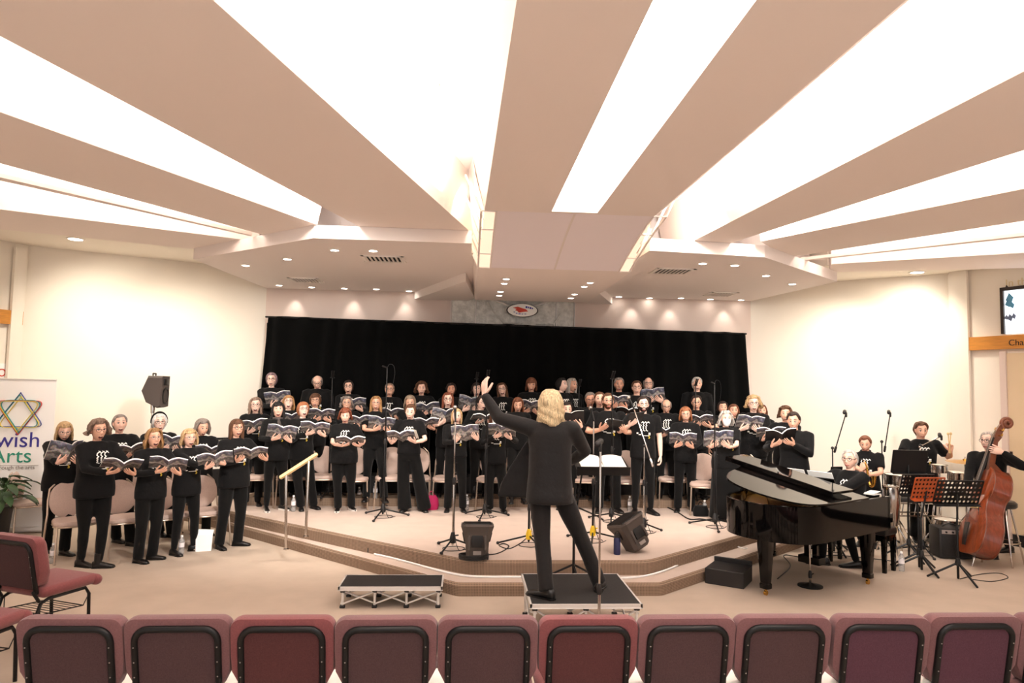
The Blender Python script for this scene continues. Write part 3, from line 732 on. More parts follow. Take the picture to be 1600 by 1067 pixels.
def person(name_tag, pos, ztop, zs, yaw=0.0, skin='a', hair=('short',{}), hc='grey', fem=1, w=1.0, sleeves='long', mo=.5, smile=0, look=0.0, nod=0.0, tiltz=0.0,
           glasses=None, beard=False, legs='trousers', feet=None, shoes='black', book=None, arms=None, printed=True, lean=0.0, hipz=.90, seated=False, h=None, top='shirt', group='choir singers', mask=False,
           headband=False, scarf=False, label=None, brow=None, detail=1.0, collar=False, turtle=False, bookkind='book', handcurl=.35, spread=.8, shirt_name='shirt', shirt_mat='black_cotton', shirt_extra=None, leg_mat='black_cloth', hem=None):
    """stand a person at pos (x, y) on height zs; the crown of the head reaches ztop"""
    h = h or (ztop - zs) / 1.01; s = h / 1.70
    root = thing('person', label, 'person', (pos[0], pos[1], zs), yaw, group)
    SC = Matrix.Scale(s, 4)
    dz = hipz - .90; hip = Vector((0, 0, hipz)) 
    TT = Tr(0, 0, hipz) @ Rx(lean) @ Tr(0, 0, -.90)        # trunk transform (canonical -> posed); hips stay put
    shw = .165 + (.018 if not fem else 0)
    sh = {sd: TT @ Vector((sd*shw, .005, 1.385)) for sd in (-1, 1)}
    neck0 = TT @ Vector((0, .012, 1.42)); 
    HM = TT @ Tr(0, .008, 1.475) @ Rz(look) @ Rx(nod) @ Ry(tiltz) @ Tr(0, -.018, .108)      # head centre frame
    hips = {sd: Vector((sd*.088*max(1,w*.95), 0, hipz - .06)) for sd in (-1, 1)}
    if feet is None: feet = {-1: Vector((-.10, .0, 0)), 1: Vector((.10, .0, 0))}
    knee = {}; ank = {}
    for sd in (-1, 1):
        ank[sd] = Vector(feet[sd][:3]) + Vector((0, .02, .085)); 
        fdir = Vector((math.sin(feet[sd][3]), -math.cos(feet[sd][3]), 0)) if len(feet[sd]) > 3 else Vector((sd*.18, -1, 0)).normalized()
        dl = (ank[sd] - hips[sd]).length; kl = 1.10 if seated else max(1.0, dl/.757)
        knee[sd], ank[sd] = ik(hips[sd], ank[sd], .385*kl, .375*kl, Vector((sd*.12, -1, .25)) if seated else Vector((sd*.1, -1, 0)))
    # arms ---------------------------------------------------------------
    tgt = {}
    bookM = None
    if book is not None:
        c = Vector(book['c']); tl = book.get('tilt', .75) + .12; by = book.get('yaw', 0.0)
        jr = random.Random(name_tag); by += jr.uniform(-.14, .14); tl += jr.uniform(-.10, .14)
        bookM = Tr(c) @ Rz(by) @ Ry(jr.uniform(-.13, .13)) @ Rx(tl)            # book local: x across, z up the spine, -y cover side
        bx, bn, bu = [(bookM.to_3x3() @ Vector(e)).normalized() for e in ((1,0,0),(0,-1,0),(0,0,1))]
        hold = book.get('hold', 'both')
        def put(sd, ox, ou, fx, fu):
            p = c + bx*ox + bu*ou + bn*.024
            fd = (bx*fx + bu*fu).normalized(); pn = -bn
            wr = p - fd*.075
            tgt[sd] = (wr, fd, (pn - fd*pn.dot(fd)).normalized(), .22)
        if hold == 'both': put(-1, -.06, -.075, .75, .55); put(1, .10, -.075, -.75, .6)
        elif hold == 'spread': put(-1, -.13, -.06, .5, .8); put(1, .15, -.05, -.55, .75)
        elif hold == 'left': put(1, .03, -.08, -.7, .6)
        elif hold == 'right': put(-1, -.03, -.07, .7, .65)
    if arms:
        for sd, a in arms.items(): tgt[sd] = (Vector(a[0]), Vector(a[1]).normalized(), Vector(a[2]).normalized(), a[3] if len(a) > 3 else .35)
    for sd in (-1, 1):
        if sd not in tgt: tgt[sd] = (Vector((sd*.25, -.03, hipz - .06)), Vector((sd*.05, -.15, -1)).normalized(), Vector((-sd*1.0, .1, 0)).normalized(), .4)
    elb = {}; wri = {}
    for sd in (-1, 1):
        hint = Vector((sd*.75, .35, -.75)) if not (arms and sd in arms and len(arms[sd]) > 4) else Vector(arms[sd][4])
        elb[sd], wri[sd] = ik(sh[sd], tgt[sd][0], .285, .255, hint)
    # skin body ------------------------------------------------------------
    core = MB()
    core.loft([[tuple(TT @ Vector(p)) for p in superring(a, f, b, z, 0, 0, 14)] for a, f, b, z in torso_rings(0, .8*min(w,1.1), 0, -.02, .84)[:-1]])
    core.tube([TT @ Vector((0,.016,1.38)), TT @ Vector((0,.010,1.45)), HM @ Vector((0,.022,-.06))], [.062,.052,.054] if not fem else [.056,.046,.048], 12)
    ar = 1.0 if fem else 1.12
    for sd in (-1, 1):
        core.tube([sh[sd], elb[sd], elb[sd].lerp(wri[sd], .3), wri[sd], wri[sd] + tgt[sd][1]*.012], [.046*ar,.037*ar,.038*ar,.0265*ar,.024*ar], 10)
        core.tube([hips[sd], knee[sd], ank[sd] + Vector((0,0,.0))], [.062,.045,.034], 10)
    extra = MB(); extra.join(head_mb(mo, beard, 1.0 if fem else 1.1, smile), HM)
    for sd in (-1, 1):
        w_, fd, pn, cu = tgt[sd]; w_ = wri[sd]
        extra.join(hand_mb(sd, cu, spread, .96 if fem else 1.06), frame(w_, fd, pn.cross(fd), pn))
    core.v = [tuple(SC @ Vector(p)) for p in core.v]; extra.v = [tuple(SC @ Vector(p)) for p in extra.v]
    bo = cloth_obj('body', core, [MAT['skin_'+skin]], .0155, 3, root)
    mats = [MAT['skin_'+skin], MAT['lip'], MAT['mouth_dark'], MAT['eye_white'], MAT['iris_dark'], MAT['hair_' + (brow or hc)], MAT['tooth']]
    JOBS.append((bo, extra, mats))
    # shirt -----------------------------------------------------------------
    cl = MB(); hem = hem or (.80 if top != 'tucked' else .90)
    rings = torso_rings(fem, w, 0, .012, hem)
    cl.loft([[tuple(TT @ Vector(p)) for p in superring(a, f, b, z, 0, 0, 24)] for a, f, b, z in rings])
    if turtle: cl.tube([TT @ Vector((0,.012,1.42)), HM @ Vector((0,.024,-.075))], [.066,.062], 14, round_end=False)
    for sd in (-1, 1):
        if sleeves == 'short':
            e = sh[sd].lerp(elb[sd], .74); cl.tube([sh[sd] + Vector((-sd*.03,0,0)), sh[sd], sh[sd].lerp(elb[sd], .35), e], [.070,.070*ar,.064*ar,.062*ar], 14, round_end=False)
        else:
            cl.tube([sh[sd] + Vector((-sd*.03,0,0)), sh[sd], sh[sd].lerp(elb[sd], .5), elb[sd], elb[sd].lerp(wri[sd], .5), elb[sd].lerp(wri[sd], .93)], [.070,.068*ar,.060*ar,.053*ar,.047*ar,.038*ar], 14)
    cl.v = [tuple(SC @ Vector(p)) for p in cl.v]
    if shirt_extra: cl.join(shirt_extra)
    so = cloth_obj(shirt_name, cl, MAT[shirt_mat], .0165, 4, root)
    if printed:
        pr = MB(); bk = rings
        def surf(x, z):
            for i in range(len(bk) - 1):
                if bk[i][3] <= z <= bk[i+1][3]:
                    t = (z - bk[i][3])/(bk[i+1][3]-bk[i][3]); a = bk[i][0]*(1-t) + bk[i+1][0]*t; b = bk[i][1]*(1-t) + bk[i+1][1]*t
                    return -b * max(0, 1 - abs(x/a)**2.3) ** (1/2.3)
            return -.1
        def ribbon(pts, wd, mi=0):
            for (x0, z0), (x1, z1) in zip(pts, pts[1:]):
                d = Vector((x1-x0, z1-z0)); 
                if d.length < 1e-5: continue
                n = Vector((-d.y, d.x)).normalized()*wd/2; e = d.normalized()*wd*.3
                q = [(x0-e.x+n.x, z0-e.y+n.y),(x1+e.x+n.x, z1+e.y+n.y),(x1+e.x-n.x, z1+e.y-n.y),(x0-e.x-n.x, z0-e.y-n.y)]
                v = [tuple(SC @ TT @ Vector((x, surf(x, z) - .007, z))) for x, z in q] + [tuple(SC @ TT @ Vector((x, surf(x, z) + .006, z))) for x, z in q]
                pr.add(v, [(0,1,2,3),(7,6,5,4),(0,4,5,1),(1,5,6,2),(2,6,7,3),(3,7,4,0)], mi)
        zt = 1.315
        for i, ox in enumerate((-.045, -.005, .035)):
            ribbon([(ox+.035, zt+.022),(ox+.012, zt+.012),(ox, zt+.004),(ox-.010, zt-.016),(ox+.004, zt-.030),(ox-.016, zt-.048),(ox-.004, zt-.058),(ox-.014, zt-.070),(ox-.002, zt-.080),(ox-.010, zt-.098),(ox+.016, zt-.108)], .0085)
            ribbon([(ox+.02, zt+.028),(ox+.042, zt+.006)], .007)
        ribbon([(-.10, zt-.142),(.085, zt-.142)], .020); ribbon([(-.075, zt-.162),(.09, zt-.162)], .010); ribbon([(-.03, zt-.176),(.06, zt-.176)], .008)
        ribbon([(.078, zt-.176),(.066, zt-.180),(.068, zt-.192),(.082, zt-.198),(.078, zt-.212),(.064, zt-.212)], .008, 1)
        po = pr.build('shirt_print', [MAT['print_white'], MAT['print_yellow']], so, False); po['label'] = 'white wavy line drawing and lettering bars on the chest'
    # trousers / skirt ------------------------------------------------------
    tr = MB()
    tr.loft([superring(.172*w,.112*w,.126*w,hipz + .09,0,0,20), superring(.180*w,.118*w,.136*w,hipz,0,0,20), superring(.172*w,.110*w,.124*w,hipz - .08,0,0,20)])
    if legs == 'skirt':
        tr.loft([superring(.176*w,.12*w,.13*w,hipz,0,0,20), superring(.19*w,.14*w,.15*w,.6,0,0,20), superring(.205*w,.16,.16,.3,0,0,20), superring(.22*w,.175,.175,.035,0,0,20)])
    else:
        wide = legs == 'wide'
        for sd in (-1, 1):
            k, a = knee[sd], ank[sd]
            lw = (w - 1)*.5 + 1
            if wide: tr.tube([hips[sd] + Vector((0,0,.03)), k, a + Vector((0,0,-.04))], [.094*lw,.098,.112], 16, round_end=False)
            elif legs == 'slim': tr.tube([hips[sd] + Vector((0,0,.03)), hips[sd].lerp(k,.5), k, k.lerp(a,.4), a + Vector((0,0,.01))], [.090*lw,.080*lw,.060,.058,.042], 16)
            else: tr.tube([hips[sd] + Vector((0,0,.03)), hips[sd].lerp(k,.5), k, k.lerp(a,.5), a + Vector((0,0,-.03))], [.094*lw,.086*lw,.070,.066,.066], 16, round_end=False)
    tr.v = [tuple(SC @ Vector(p)) for p in tr.v]
    cloth_obj('skirt' if legs == 'skirt' else 'trousers', tr, MAT[leg_mat], .0175, 4, root)
    # shoes --------------------------------------------------------------------
    for sd in (-1, 1):
        a = ank[sd]; fd = Vector((math.sin(feet[sd][3]), -math.cos(feet[sd][3]), 0)) if len(feet[sd]) > 3 else Vector((sd*.18, -1, 0)).normalized()
        F = frame(Vector((a.x, a.y, a.z - .085)), Vector((-fd.y, fd.x, 0)), -fd, (0,0,1)); fs = .95 if fem else 1.08
        sm = MB(); RR = []
        for y, hw, zt_, in ((.075,.012,.05),(.068,.027,.075),(.04,.034,.088),(0,.035,.082),(-.05,.038,.062),(-.10,.044,.047),(-.14,.042,.038),(-.168,.030,.030),(-.18,.012,.022)):
            RR.append([(hw*fs*math.cos(t)*(.94 if math.sin(t) > 0 else 1), y*fs, .006 + (zt_*.5-.003) + (zt_*.5-.003)*max(-1,min(1,1.25*math.sin(t)))) for t in [2*PI*q/14 for q in range(14)]])
        sm.loft(RR, 0, F)
        if shoes == 'boot': sm.tube([F @ Vector((0,.012,.05)), F @ Vector((0,.004,.17))], [.042,.046], 12, 0, None, False, False)
        sole = MB(); sole.prism([(hw*fs*1.04*q, y*fs) for q, seq in ((1,1),(-1,-1)) for y, hw in (((.08,.015),(.06,.033),(0,.036),(-.05,.039),(-.1,.046),(-.15,.042),(-.178,.024)) if q == 1 else ((-.178,.024),(-.15,.042),(-.1,.046),(-.05,.039),(0,.036),(.06,.033),(.08,.015)))], 0, .014 if shoes != 'sneaker' else .026, 0, F)
        sm.v = [tuple(SC @ Vector(p)) for p in sm.v]; sole.v = [tuple(SC @ Vector(p)) for p in sole.v]
        shoe = sm.build('boot' if shoes == 'boot' else 'shoe', MAT['leather_black'], root, True, 60)
        sole.build('sole', MAT['sole_white'] if shoes == 'sneaker' else MAT['leather_black'], shoe, False)
    # hair and face wear -----------------------------------------------------------
    if hair is not None:
        if hair[0] == 'short' and not fem: hair = ('crop', hair[1])
        hm = hair_mb(hair[0], seed=abs(hash(name_tag)) % 1000 if False else sum(map(ord, name_tag)), **hair[1]); hm.v = [tuple(SC @ HM @ Vector(p)) for p in hm.v]
        ho = hm.build('hair', MAT['hair_'+hc], root, True, 180)
    if glasses:
        g = MB(); gy = head_front(.03,.01) - .012; r_ = .0027
        for sd in (-1, 1):
            g.tube([(sd*.0325 + .0255*math.copysign(abs(math.cos(t))**.8, math.cos(t)), gy + .006*abs(math.cos(t))*(1 if math.cos(t)*sd > 0 else 0), .010 + .0195*math.copysign(abs(math.sin(t))**.8, math.sin(t))) for t in [2*PI*q/16 for q in range(16)]], r_, 6, 0, None, True)
            g.tube([(sd*.058, gy+.006, .015), (sd*.077, -.05, .014), (sd*.079, .012, .01)], r_*.8, 6)
        g.tube([(-.008, gy, .014), (0, gy-.003, .016), (.008, gy, .014)], r_*.8, 6)
        g.v = [tuple(SC @ HM @ Vector(p)) for p in g.v]
        g.build('glasses', MAT['steel_rim'] if glasses == 'steel' else MAT['rim_dark'], root)
    if mask:
        g = MB(); RR = []
        for i in range(8):
            el = math.radians(8 - 78*i/7); RR.append([(.066*math.cos(el*.9)*math.sin(a_), -.118*math.cos(el*.75)*math.cos(a_*.8) , -.012 + .110*math.sin(el)) for a_ in [math.radians(-72 + 144*q/12) for q in range(13)]])
        v = [p for r in RR for p in r] + [(p[0]*.95, p[1]*.95 + .004, p[2]) for r in RR for p in r]; f = []
        n = 13
        for i in range(7):
            for j in range(12): f.append((i*n+j, (i+1)*n+j, (i+1)*n+j+1, i*n+j+1)); f.append((104+i*n+j, 104+i*n+j+1, 104+(i+1)*n+j+1, 104+(i+1)*n+j))
        g.add([tuple(SC @ HM @ Vector(p)) for p in v], f); g.build('face_mask', MAT['face_mask'], root)
    if headband:
        g = MB(); g.tube([HM @ Vector((.098*math.cos(t)*.93, .055 + .02*math.sin(t)*0 - .03*math.sin(t), .02 + .118*math.sin(t))) for t in [math.radians(-10 + 200*q/16) for q in range(17)]], (.012,.026) if False else .019, 8)
        g.v = [tuple(SC @ Vector(p)) for p in g.v]; g.build('headband', MAT['black_cloth'], root)
    if collar:
        g = MB(); g.tube([TT @ Vector((.068*math.cos(t), .012+.066*math.sin(t), 1.455+.012*math.sin(t))) for t in [2*PI*q/16 for q in range(16)]], .012, 8, 0, None, True)
        g.v = [tuple(SC @ Vector(p)) for p in g.v]; g.build('collar', MAT['black_cotton'], root)
    if scarf:
        g = MB(); g.tube([TT @ Vector((.072*math.cos(t), .005+.066*math.sin(t), 1.45)) for t in [2*PI*q/16 for q in range(16)]], .019, 8, 0, None, True)
        g.tube([TT @ Vector((.01,-.07,1.44)), TT @ Vector((.02,-.13,1.36)), TT @ Vector((.02,-.165,1.24))], [.02,.032,.03], 8)
        g.v = [tuple(SC @ Vector(p)) for p in g.v]; g.build('scarf', MAT['scarf_print'], root)
    if book is not None:
        BM = Tr(pos[0], pos[1], zs) @ Rz(yaw) @ SC @ bookM
        make_book(BM, s, book, bookkind)
    return root
mat('scarf_print', (70,62,60), .8, noise_s=40, noise_a=.7)

# ------------------------------------------------------------------ song books
def make_book(BM, s, spec, kind):
    """open book: spine along z, leaves to +-x, cover towards -y"""
    q, r, sc = BM.decompose()
    lab = spec['label']
    if kind == 'tablet':
        o = thing('music_folder', lab, 'folder', q, 0, 'black music folders'); o.rotation_mode = 'QUATERNION'; o.rotation_quaternion = r
        m = MB(); m.box((0,0,0), (.22,.012,.27), None, 0, .005); m.build('cover', MAT['folder_black'], o)
        m = MB(); m.box((0,.008,0), (.20,.006,.25)); m.build('pages', MAT['paper'], o, False); return o
    o = thing('songbook', lab, 'songbook', q, 0, 'open songbooks held by the choir'); o.rotation_mode = 'QUATERNION'; o.rotation_quaternion = r
    op = spec.get('open', .35); wd, ht = .20, .25
    def prof(u): return .012 + op*.5*wd*u + .036*math.sin(min(1,u*1.05)*PI)*(1 - .3*u) 
    n = 8; cov = MB(); pag = MB()
    mt = MAT['folder_black'] if kind == 'folder' else MAT['book_cover']
    for sg in (-1, 1):
        for mb, y0, y1, hh in ((cov, -.004, .0, ht/2), (pag, .0, .016 if sg > 0 else .012, ht/2 - .002)):
            rings = []
            for i in range(n + 1):
                u = i/n; x = sg*wd*u*(1 - .06*op); y = -prof(u) + prof(0)
                y = -y*1.0
                yy0, yy1 = y + y0, y + y1*(1 - .25*u)
                rings.append([(x, yy0, -hh), (x, yy1, -hh), (x, yy1, hh), (x, yy0, hh)])
            mb.loft(rings)
    cov.build('cover', mt, o, True, 50); p = pag.build('pages', MAT['paper'], o, True, 50); p['label'] = 'white pages'
    if spec.get('loose'):
        m = MB(); rings = []
        for i in range(9):
            u = i/8; rings.append([(.02+.2*u, .03 + .05*math.sin(u*2.2), -.14 - .05*u), (.02+.2*u, .032 + .05*math.sin(u*2.2), -.14-.05*u), (.02+.2*u, .032+.05*math.sin(u*2.2), .13-.05*u), (.02+.2*u, .03+.05*math.sin(u*2.2), .13-.05*u)])
        m.loft(rings); m.build('turned_page', MAT['paper'], o)
    return o

def finish_people():
    dg = bpy.context.evaluated_depsgraph_get(); bpy.context.view_layer.update(); dg.update()
    for o, extra, mats in JOBS:
        me = bpy.data.meshes.new_from_object(o.evaluated_get(dg))
        nv = len(me.vertices); co = np.empty(nv*3, 'f'); me.vertices.foreach_get('co', co)
        b = MB(); b.v = [tuple(c) for c in co.reshape(-1, 3)]; b.f = [tuple(p.vertices) for p in me.polygons]; b.m = [0]*len(b.f)
        b.join(extra)
        new = b.mesh('body', mats, True, 60); o.modifiers.clear(); old = o.data; o.data = new
        bpy.data.meshes.remove(old); bpy.data.meshes.remove(me)

# ------------------------------------------------------------------ who stands where
def P(name_tag, at, zs, label, face=0, book=None, bl=None, feet=None, arms=None, h=None, **k):
    x, y, zt = at; yaw = math.radians(face)
    hh = h or (zt - zs)/1.01; s = hh/1.70
    def loc(w): return (Rz(-yaw) @ (Vector(w) - Vector((x, y, zs)))) / s
    def rot(d): return Rz(-yaw).to_3x3() @ Vector(d)
    if not 1.45 < hh < 1.95: print('HEIGHT', name_tag, round(hh, 2))
    B = None
    if book is not None:
        c = loc(book['w']); c = Vector((max(-.28, min(.28, c.x)), c.y, c.z))
        B = dict(book); B['c'] = c; B['label'] = bl or 'open songbook'
    if feet: feet = {sd: tuple(loc(f[:3])) + tuple(f[3:]) for sd, f in feet.items()}
    if arms: arms = {sd: (loc(a[0]), rot(a[1]), rot(a[2])) + tuple(a[3:4]) + ((rot(a[4]),) if len(a) > 4 else ()) for sd, a in arms.items()}
    return person(name_tag, (x, y), zt, zs, yaw, book=B, feet=feet, arms=arms, h=h, label=label, **k)
def bk(w, tilt=.8, hold='both', **k): return dict(w=w, tilt=tilt, hold=hold, **k)
def sty(n, **k): return (n, k)

# the eight singers standing on the floor at the left
P('floor banner', (-4.962, 8.85, 1.612), 0, 'person in black turtleneck beside the white banner, holding a nearly closed songbook', 30, bk((-4.691, 8.5, 1.224), .35, 'both', open=1.3, yaw=.5), 'half-closed songbook held by the singer beside the white banner',
  skin='a', hair=sty('long', L=.15, vol=1.2, fringe=.3), hc='blond', glasses='steel', mo=.25, nod=.3, look=.1, turtle=True, w=1.15, feet={-1:(*(-5.104, 8.884, 0),.4), 1:(*(-4.786, 8.694, 0),.7)})
P('floor boots', (-4.198, 8.15, 1.677), 0, 'person in black long-sleeved shirt and ankle boots, nearest singer to the maroon side chair', 48, bk((-3.793, 7.9, 1.145), 1.05, 'both', yaw=-.2, open=.5), 'wide open white-paged songbook held by the singer in ankle boots',
  skin='b', hair=sty('long', L=.05, vol=2.2, curl=.8, fringe=.1), hc='greybrown', glasses='dark', mo=.6, shoes='boot', legs='slim', w=1.15, feet={-1:(*(-4.3, 8.167, 0),.5), 1:(*(-4.077, 8.113, 0),.9)}, nod=.1)
P('floor cropped', (-4.471, 9.2, 1.685), 0, 'person in black shirt standing behind the singer in ankle boots, near the loudspeaker pole', 35, bk((-4.137, 8.85, 1.228), .9, 'both', yaw=-.1), 'open songbook held by the singer behind the one in ankle boots',
  skin='a', hair=sty('crop', vol=.9), hc='grey', mo=.5, feet={-1:(*(-4.513, 9.377, 0),.5), 1:(*(-4.252, 9.199, 0),.6)})
P('floor headband', (-4.146, 9.6, 1.683), 0, 'person in black shirt and a black headband, standing right of the loudspeaker pole', 30, bk((-3.845, 9.25, 1.293), .8, 'both'), 'open songbook held by the singer wearing a headband',
  skin='c', hair=sty('short', vol=1.0), hc='white', brow='grey', glasses='dark', mo=.4, headband=True, feet={-1:(*(-4.132, 9.767, 0),.4), 1:(*(-3.948, 9.69, 0),.6)})
P('floor wavy', (-3.685, 8.4, 1.561), 0, 'person in black long-sleeved shirt between two grey chairs, third from left of the front line', 42, bk((-3.382, 8.1, 1.14), .85, 'both', yaw=-.3), 'open songbook with dark cover held by the third singer of the front line',
  skin='b', hair=sty('long', L=.13, vol=1.7, curl=.45), hc='dirty', glasses='steel', mo=.7, smile=.6, feet={-1:(*(-3.757, 8.338, 0),.45), 1:(*(-3.665, 8.486, 0),1.0)})
P('floor bob', (-3.416, 8.75, 1.536), 0, 'person in black long shirt and flat shoes beside the water bottle near the white bag', 42, bk((-2.975, 8.45, 1.165), .8, 'both', yaw=-.35), 'open songbook held by the singer beside the white bag',
  skin='a', hair=sty('long', L=.09, vol=1.9, fringe=.35), hc='blond', glasses='steel', mo=.5, legs='slim', feet={-1:(*(-3.505, 8.703, 0),.3), 1:(*(-3.359, 8.932, 0),1.1)})
P('floor greybob', (-3.631, 9.7, 1.626), 0, 'person in black shirt half hidden behind the singer near the white bag', 30, bk((-3.363, 9.35, 1.173), .8, 'both'), 'songbook held by the half hidden singer at the step',
  skin='b', hair=sty('long', L=.10, vol=1.7, curl=.2), hc='grey', mo=.35, nod=.3, look=.2, feet={-1:(*(-3.725, 9.855, 0),.3), 1:(*(-3.554, 9.857, 0),.5)})
P('floor longhair', (-2.963, 9.1, 1.653), 0, 'person in black tunic, rightmost of the singers on the floor, beside the step', 40, bk((-2.674, 8.8, 1.21), .85, 'spread', yaw=-.3, open=.25), 'wide open songbook held by the rightmost singer on the floor',
  skin='b', hair=sty('long', L=.34, vol=1.0, fringe=.5), hc='brown', glasses='dark', mo=.35, smile=.8, w=1.1, feet={-1:(*(-3.084, 9.036, 0),.1), 1:(*(-2.912, 9.214, 0),.9)})

# back row on the raised tier
ZB, YB = .66, 11.35
P('back purple', (-3.169, 11.35, 2.296), ZB, 'person in black top at the left end of the back row, songbook at the chest', 8, bk((-2.965, 11.0, 1.859), .7), 'open songbook held by the leftmost person of the back row',
  skin='c', hair=sty('short', vol=1.1, fringe=.1), hc='purple', glasses='dark', mo=.25)
P('back bald', (-2.431, 11.35, 2.289), ZB, 'person in black shirt looking down, second from left in the back row', 5, None, None, skin='a', hair=sty('bald', vol=.5), hc='grey', glasses='dark', mo=.1, nod=.45, fem=0, w=1.05)
P('back smiling', (-1.933, 11.35, 2.194), ZB, 'person in black shirt with a raised happy face, third from left in the back row', 5, bk((-1.79, 11.0, 1.788), .75), 'open songbook held by the third person from left in the back row',
  skin='a', hair=sty('short', vol=1.1), hc='dark', glasses='dark', mo=.8, smile=.8)
P('back grey', (-1.267, 11.35, 2.154), ZB, 'person in black printed shirt directly behind the tall black microphone stand', 3, bk((-1.183, 11.0, 1.645), .9), 'open songbook just right of the tall black microphone pole',
  skin='b', hair=sty('crop', vol=1.2), hc='greybrown', glasses='dark', mo=.5)
P('back curly', (-0.745, 11.35, 2.194), ZB, 'person in black printed shirt with a dark songbook, fifth from left of the back row', 3, bk((-0.619, 11.0, 1.725), .8, open=.5), 'open dark songbook held by the fifth person of the back row',
  skin='a', hair=sty('long', L=.08, vol=2.4, curl=.8), hc='brown', mo=.45, nod=.1)
P('back hidden', (-0.26, 11.35, 2.119), ZB, 'person mostly hidden behind the singers in front, sixth in the back row', 3, None, None, skin='d', hair=sty('short', vol=1.5, curl=.6), hc='dark', mo=.2, printed=False, h=1.5)
P('back singing', (0.161, 11.35, 2.19), ZB, 'person in black shirt singing loudly behind the raised hand of the conductor', 3, bk((0.061, 10.95, 1.818), .35, 'both', open=.9), 'songbook held up just left of the raised hand of the conductor',
  skin='c', hair=sty('long', L=.07, vol=1.3, fringe=.3), hc='dark', mo=1.0)
P('back laughing', (0.597, 11.35, 2.198), ZB, 'person in black printed shirt laughing, just right of the raised hand of the conductor', -5, None, None,
  skin='c', hair=sty('long', L=.30, vol=1.3, curl=.2), hc='brown', glasses='dark', mo=.7, smile=1, tiltz=-.15)
P('back fringe', (1.068, 11.35, 2.089), ZB, 'person in black shirt looking down, just left of the conductor in the back row', -3, bk((1.029, 11.0, 1.791), .6), 'open songbook left of the head of the conductor',
  skin='b', hair=sty('long', L=.10, vol=1.1, fringe=.9), hc='auburn', mo=.15, nod=.15, h=1.62)
P('back turned', (1.544, 11.15, 2.108), ZB, 'person turned sideways just right of the head of the conductor', 25, None, None, skin='c', hair=sty('short', vol=.9), hc='black', mo=.1, look=.4, h=1.62)
P('back whitehair', (1.767, 11.5, 2.144), ZB, 'person in black seen half behind others, to the right of the conductor', 20, None, None, skin='b', hair=sty('long', L=.24, vol=1.3), hc='silver', mo=.2, look=.3, h=1.62)
P('back redbook', (2.579, 11.5, 2.223), ZB, 'person in black shirt reading at the middle of the right back row', -8, bk((2.448, 11.0, 1.896), .75), 'open songbook in the back row behind two black microphone poles',
  skin='d', hair=sty('short', vol=1.0), hc='grey', mo=.35, fem=0, nod=.1, h=1.65)
P('back young', (2.8, 11.15, 2.267), ZB, 'person in black printed shirt holding a dark folder low, behind the boom microphone', -12, bk((2.606, 10.95, 1.714), .9), 'dark folder held by the person behind the boom microphone', bookkind='folder',
  skin='a', hair=sty('short', vol=1.3), hc='brown', glasses='dark', mo=.25, fem=0)
P('back tall', (3.087, 11.5, 2.342), ZB, 'tallest person at the back right, holding a songbook high', -12, bk((3.083, 11.2, 2.008), .5), 'songbook held high by the tallest person of the back row',
  skin='a', hair=sty('bald', vol=.5), hc='grey', glasses='dark', mo=.25, fem=0, sleeves='short')
P('back silver', (3.934, 11.5, 2.127), ZB, 'person almost hidden behind another at the right end of the back row', -10, None, None, skin='a', hair=sty('short', vol=1.0), hc='silver', mo=.2, fem=0, printed=False, h=1.68)

# middle rows
ZM, YM = .40, 10.9
P('mid wavy', (-3.182, 10.6, 1.902), .28, 'person in black shirt at the left stage edge, left of the one in trainers', 15, bk((-3.077, 10.25, 1.471), .9), 'open songbook held by the person at the left edge of the stage',
  skin='c', hair=sty('long', L=.20, vol=1.6, curl=.5), hc='greybrown', glasses='dark', mo=.6, smile=.5)
P('mid openmouth', (-2.76, 10.85, 1.875), ZM, 'person singing with head thrown back behind the one in trainers', 15, bk((-2.611, 10.5, 1.558), .8), 'open songbook behind the person in trainers',
  skin='c', hair=sty('long', L=.12, vol=1.4, fringe=.4), hc='dirty', glasses='steel', mo=1, nod=-.25, printed=False, h=1.52)
P('mid fringe', (-2.372, 10.95, 1.93), ZM, 'person in black shirt in the second row behind the one with a necklace', 8, bk((-2.199, 10.6, 1.627), .75), 'open songbook left of the thin black microphone pole',
  skin='b', hair=sty('short', vol=1.3, fringe=.6), hc='brown', glasses='dark', mo=.3, h=1.56)
P('mid curlybehind', (-1.883, 10.95, 1.838), ZM, 'person hidden behind the stout singer, only curls and a songbook showing', 8, bk((-1.619, 10.6, 1.529), .85), 'songbook of the person hidden behind the stout singer',
  skin='b', hair=sty('long', L=.06, vol=1.9, curl=.9), hc='grey', glasses='steel', mo=.2, h=1.52)
P('mid longblond', (-1.401, 10.75, 1.949), ZM, 'person in black short-sleeved shirt left of the tall black microphone pole', 5, bk((-1.266, 10.4, 1.515), .6, 'both', open=.3), 'open songbook left of the tall black microphone pole',
  skin='b', hair=sty('long', L=.28, vol=1.5, curl=.25), hc='dirty', glasses='steel', mo=.45, sleeves='short', w=1.1, printed=False, feet={-1:(*(-1.447, 10.327, 0.4),-.2), 1:(*(-1.18, 10.281, 0.4),.3)})
P('mid behindupdo', (-0.894, 10.95, 1.955), ZM, 'person behind the one in wide black trousers', 3, bk((-0.546, 10.5, 1.52), .85), 'songbook edge seen right of the one in wide trousers',
  skin='b', hair=sty('long', L=.09, vol=1.4, fringe=.2), hc='ash', mo=.3, nod=.2, h=1.56)
P('mid redlong', (-0.297, 10.85, 2.026), ZM, 'person in black shirt in the second row behind the front microphone', 5, bk((-0.326, 10.5, 1.629), .4, 'right', open=.9, yaw=.2), 'upright songbook left of the front microphone',
  skin='c', hair=sty('long', L=.26, vol=1.3), hc='red', glasses='dark', mo=.4, sleeves='short', printed=False)
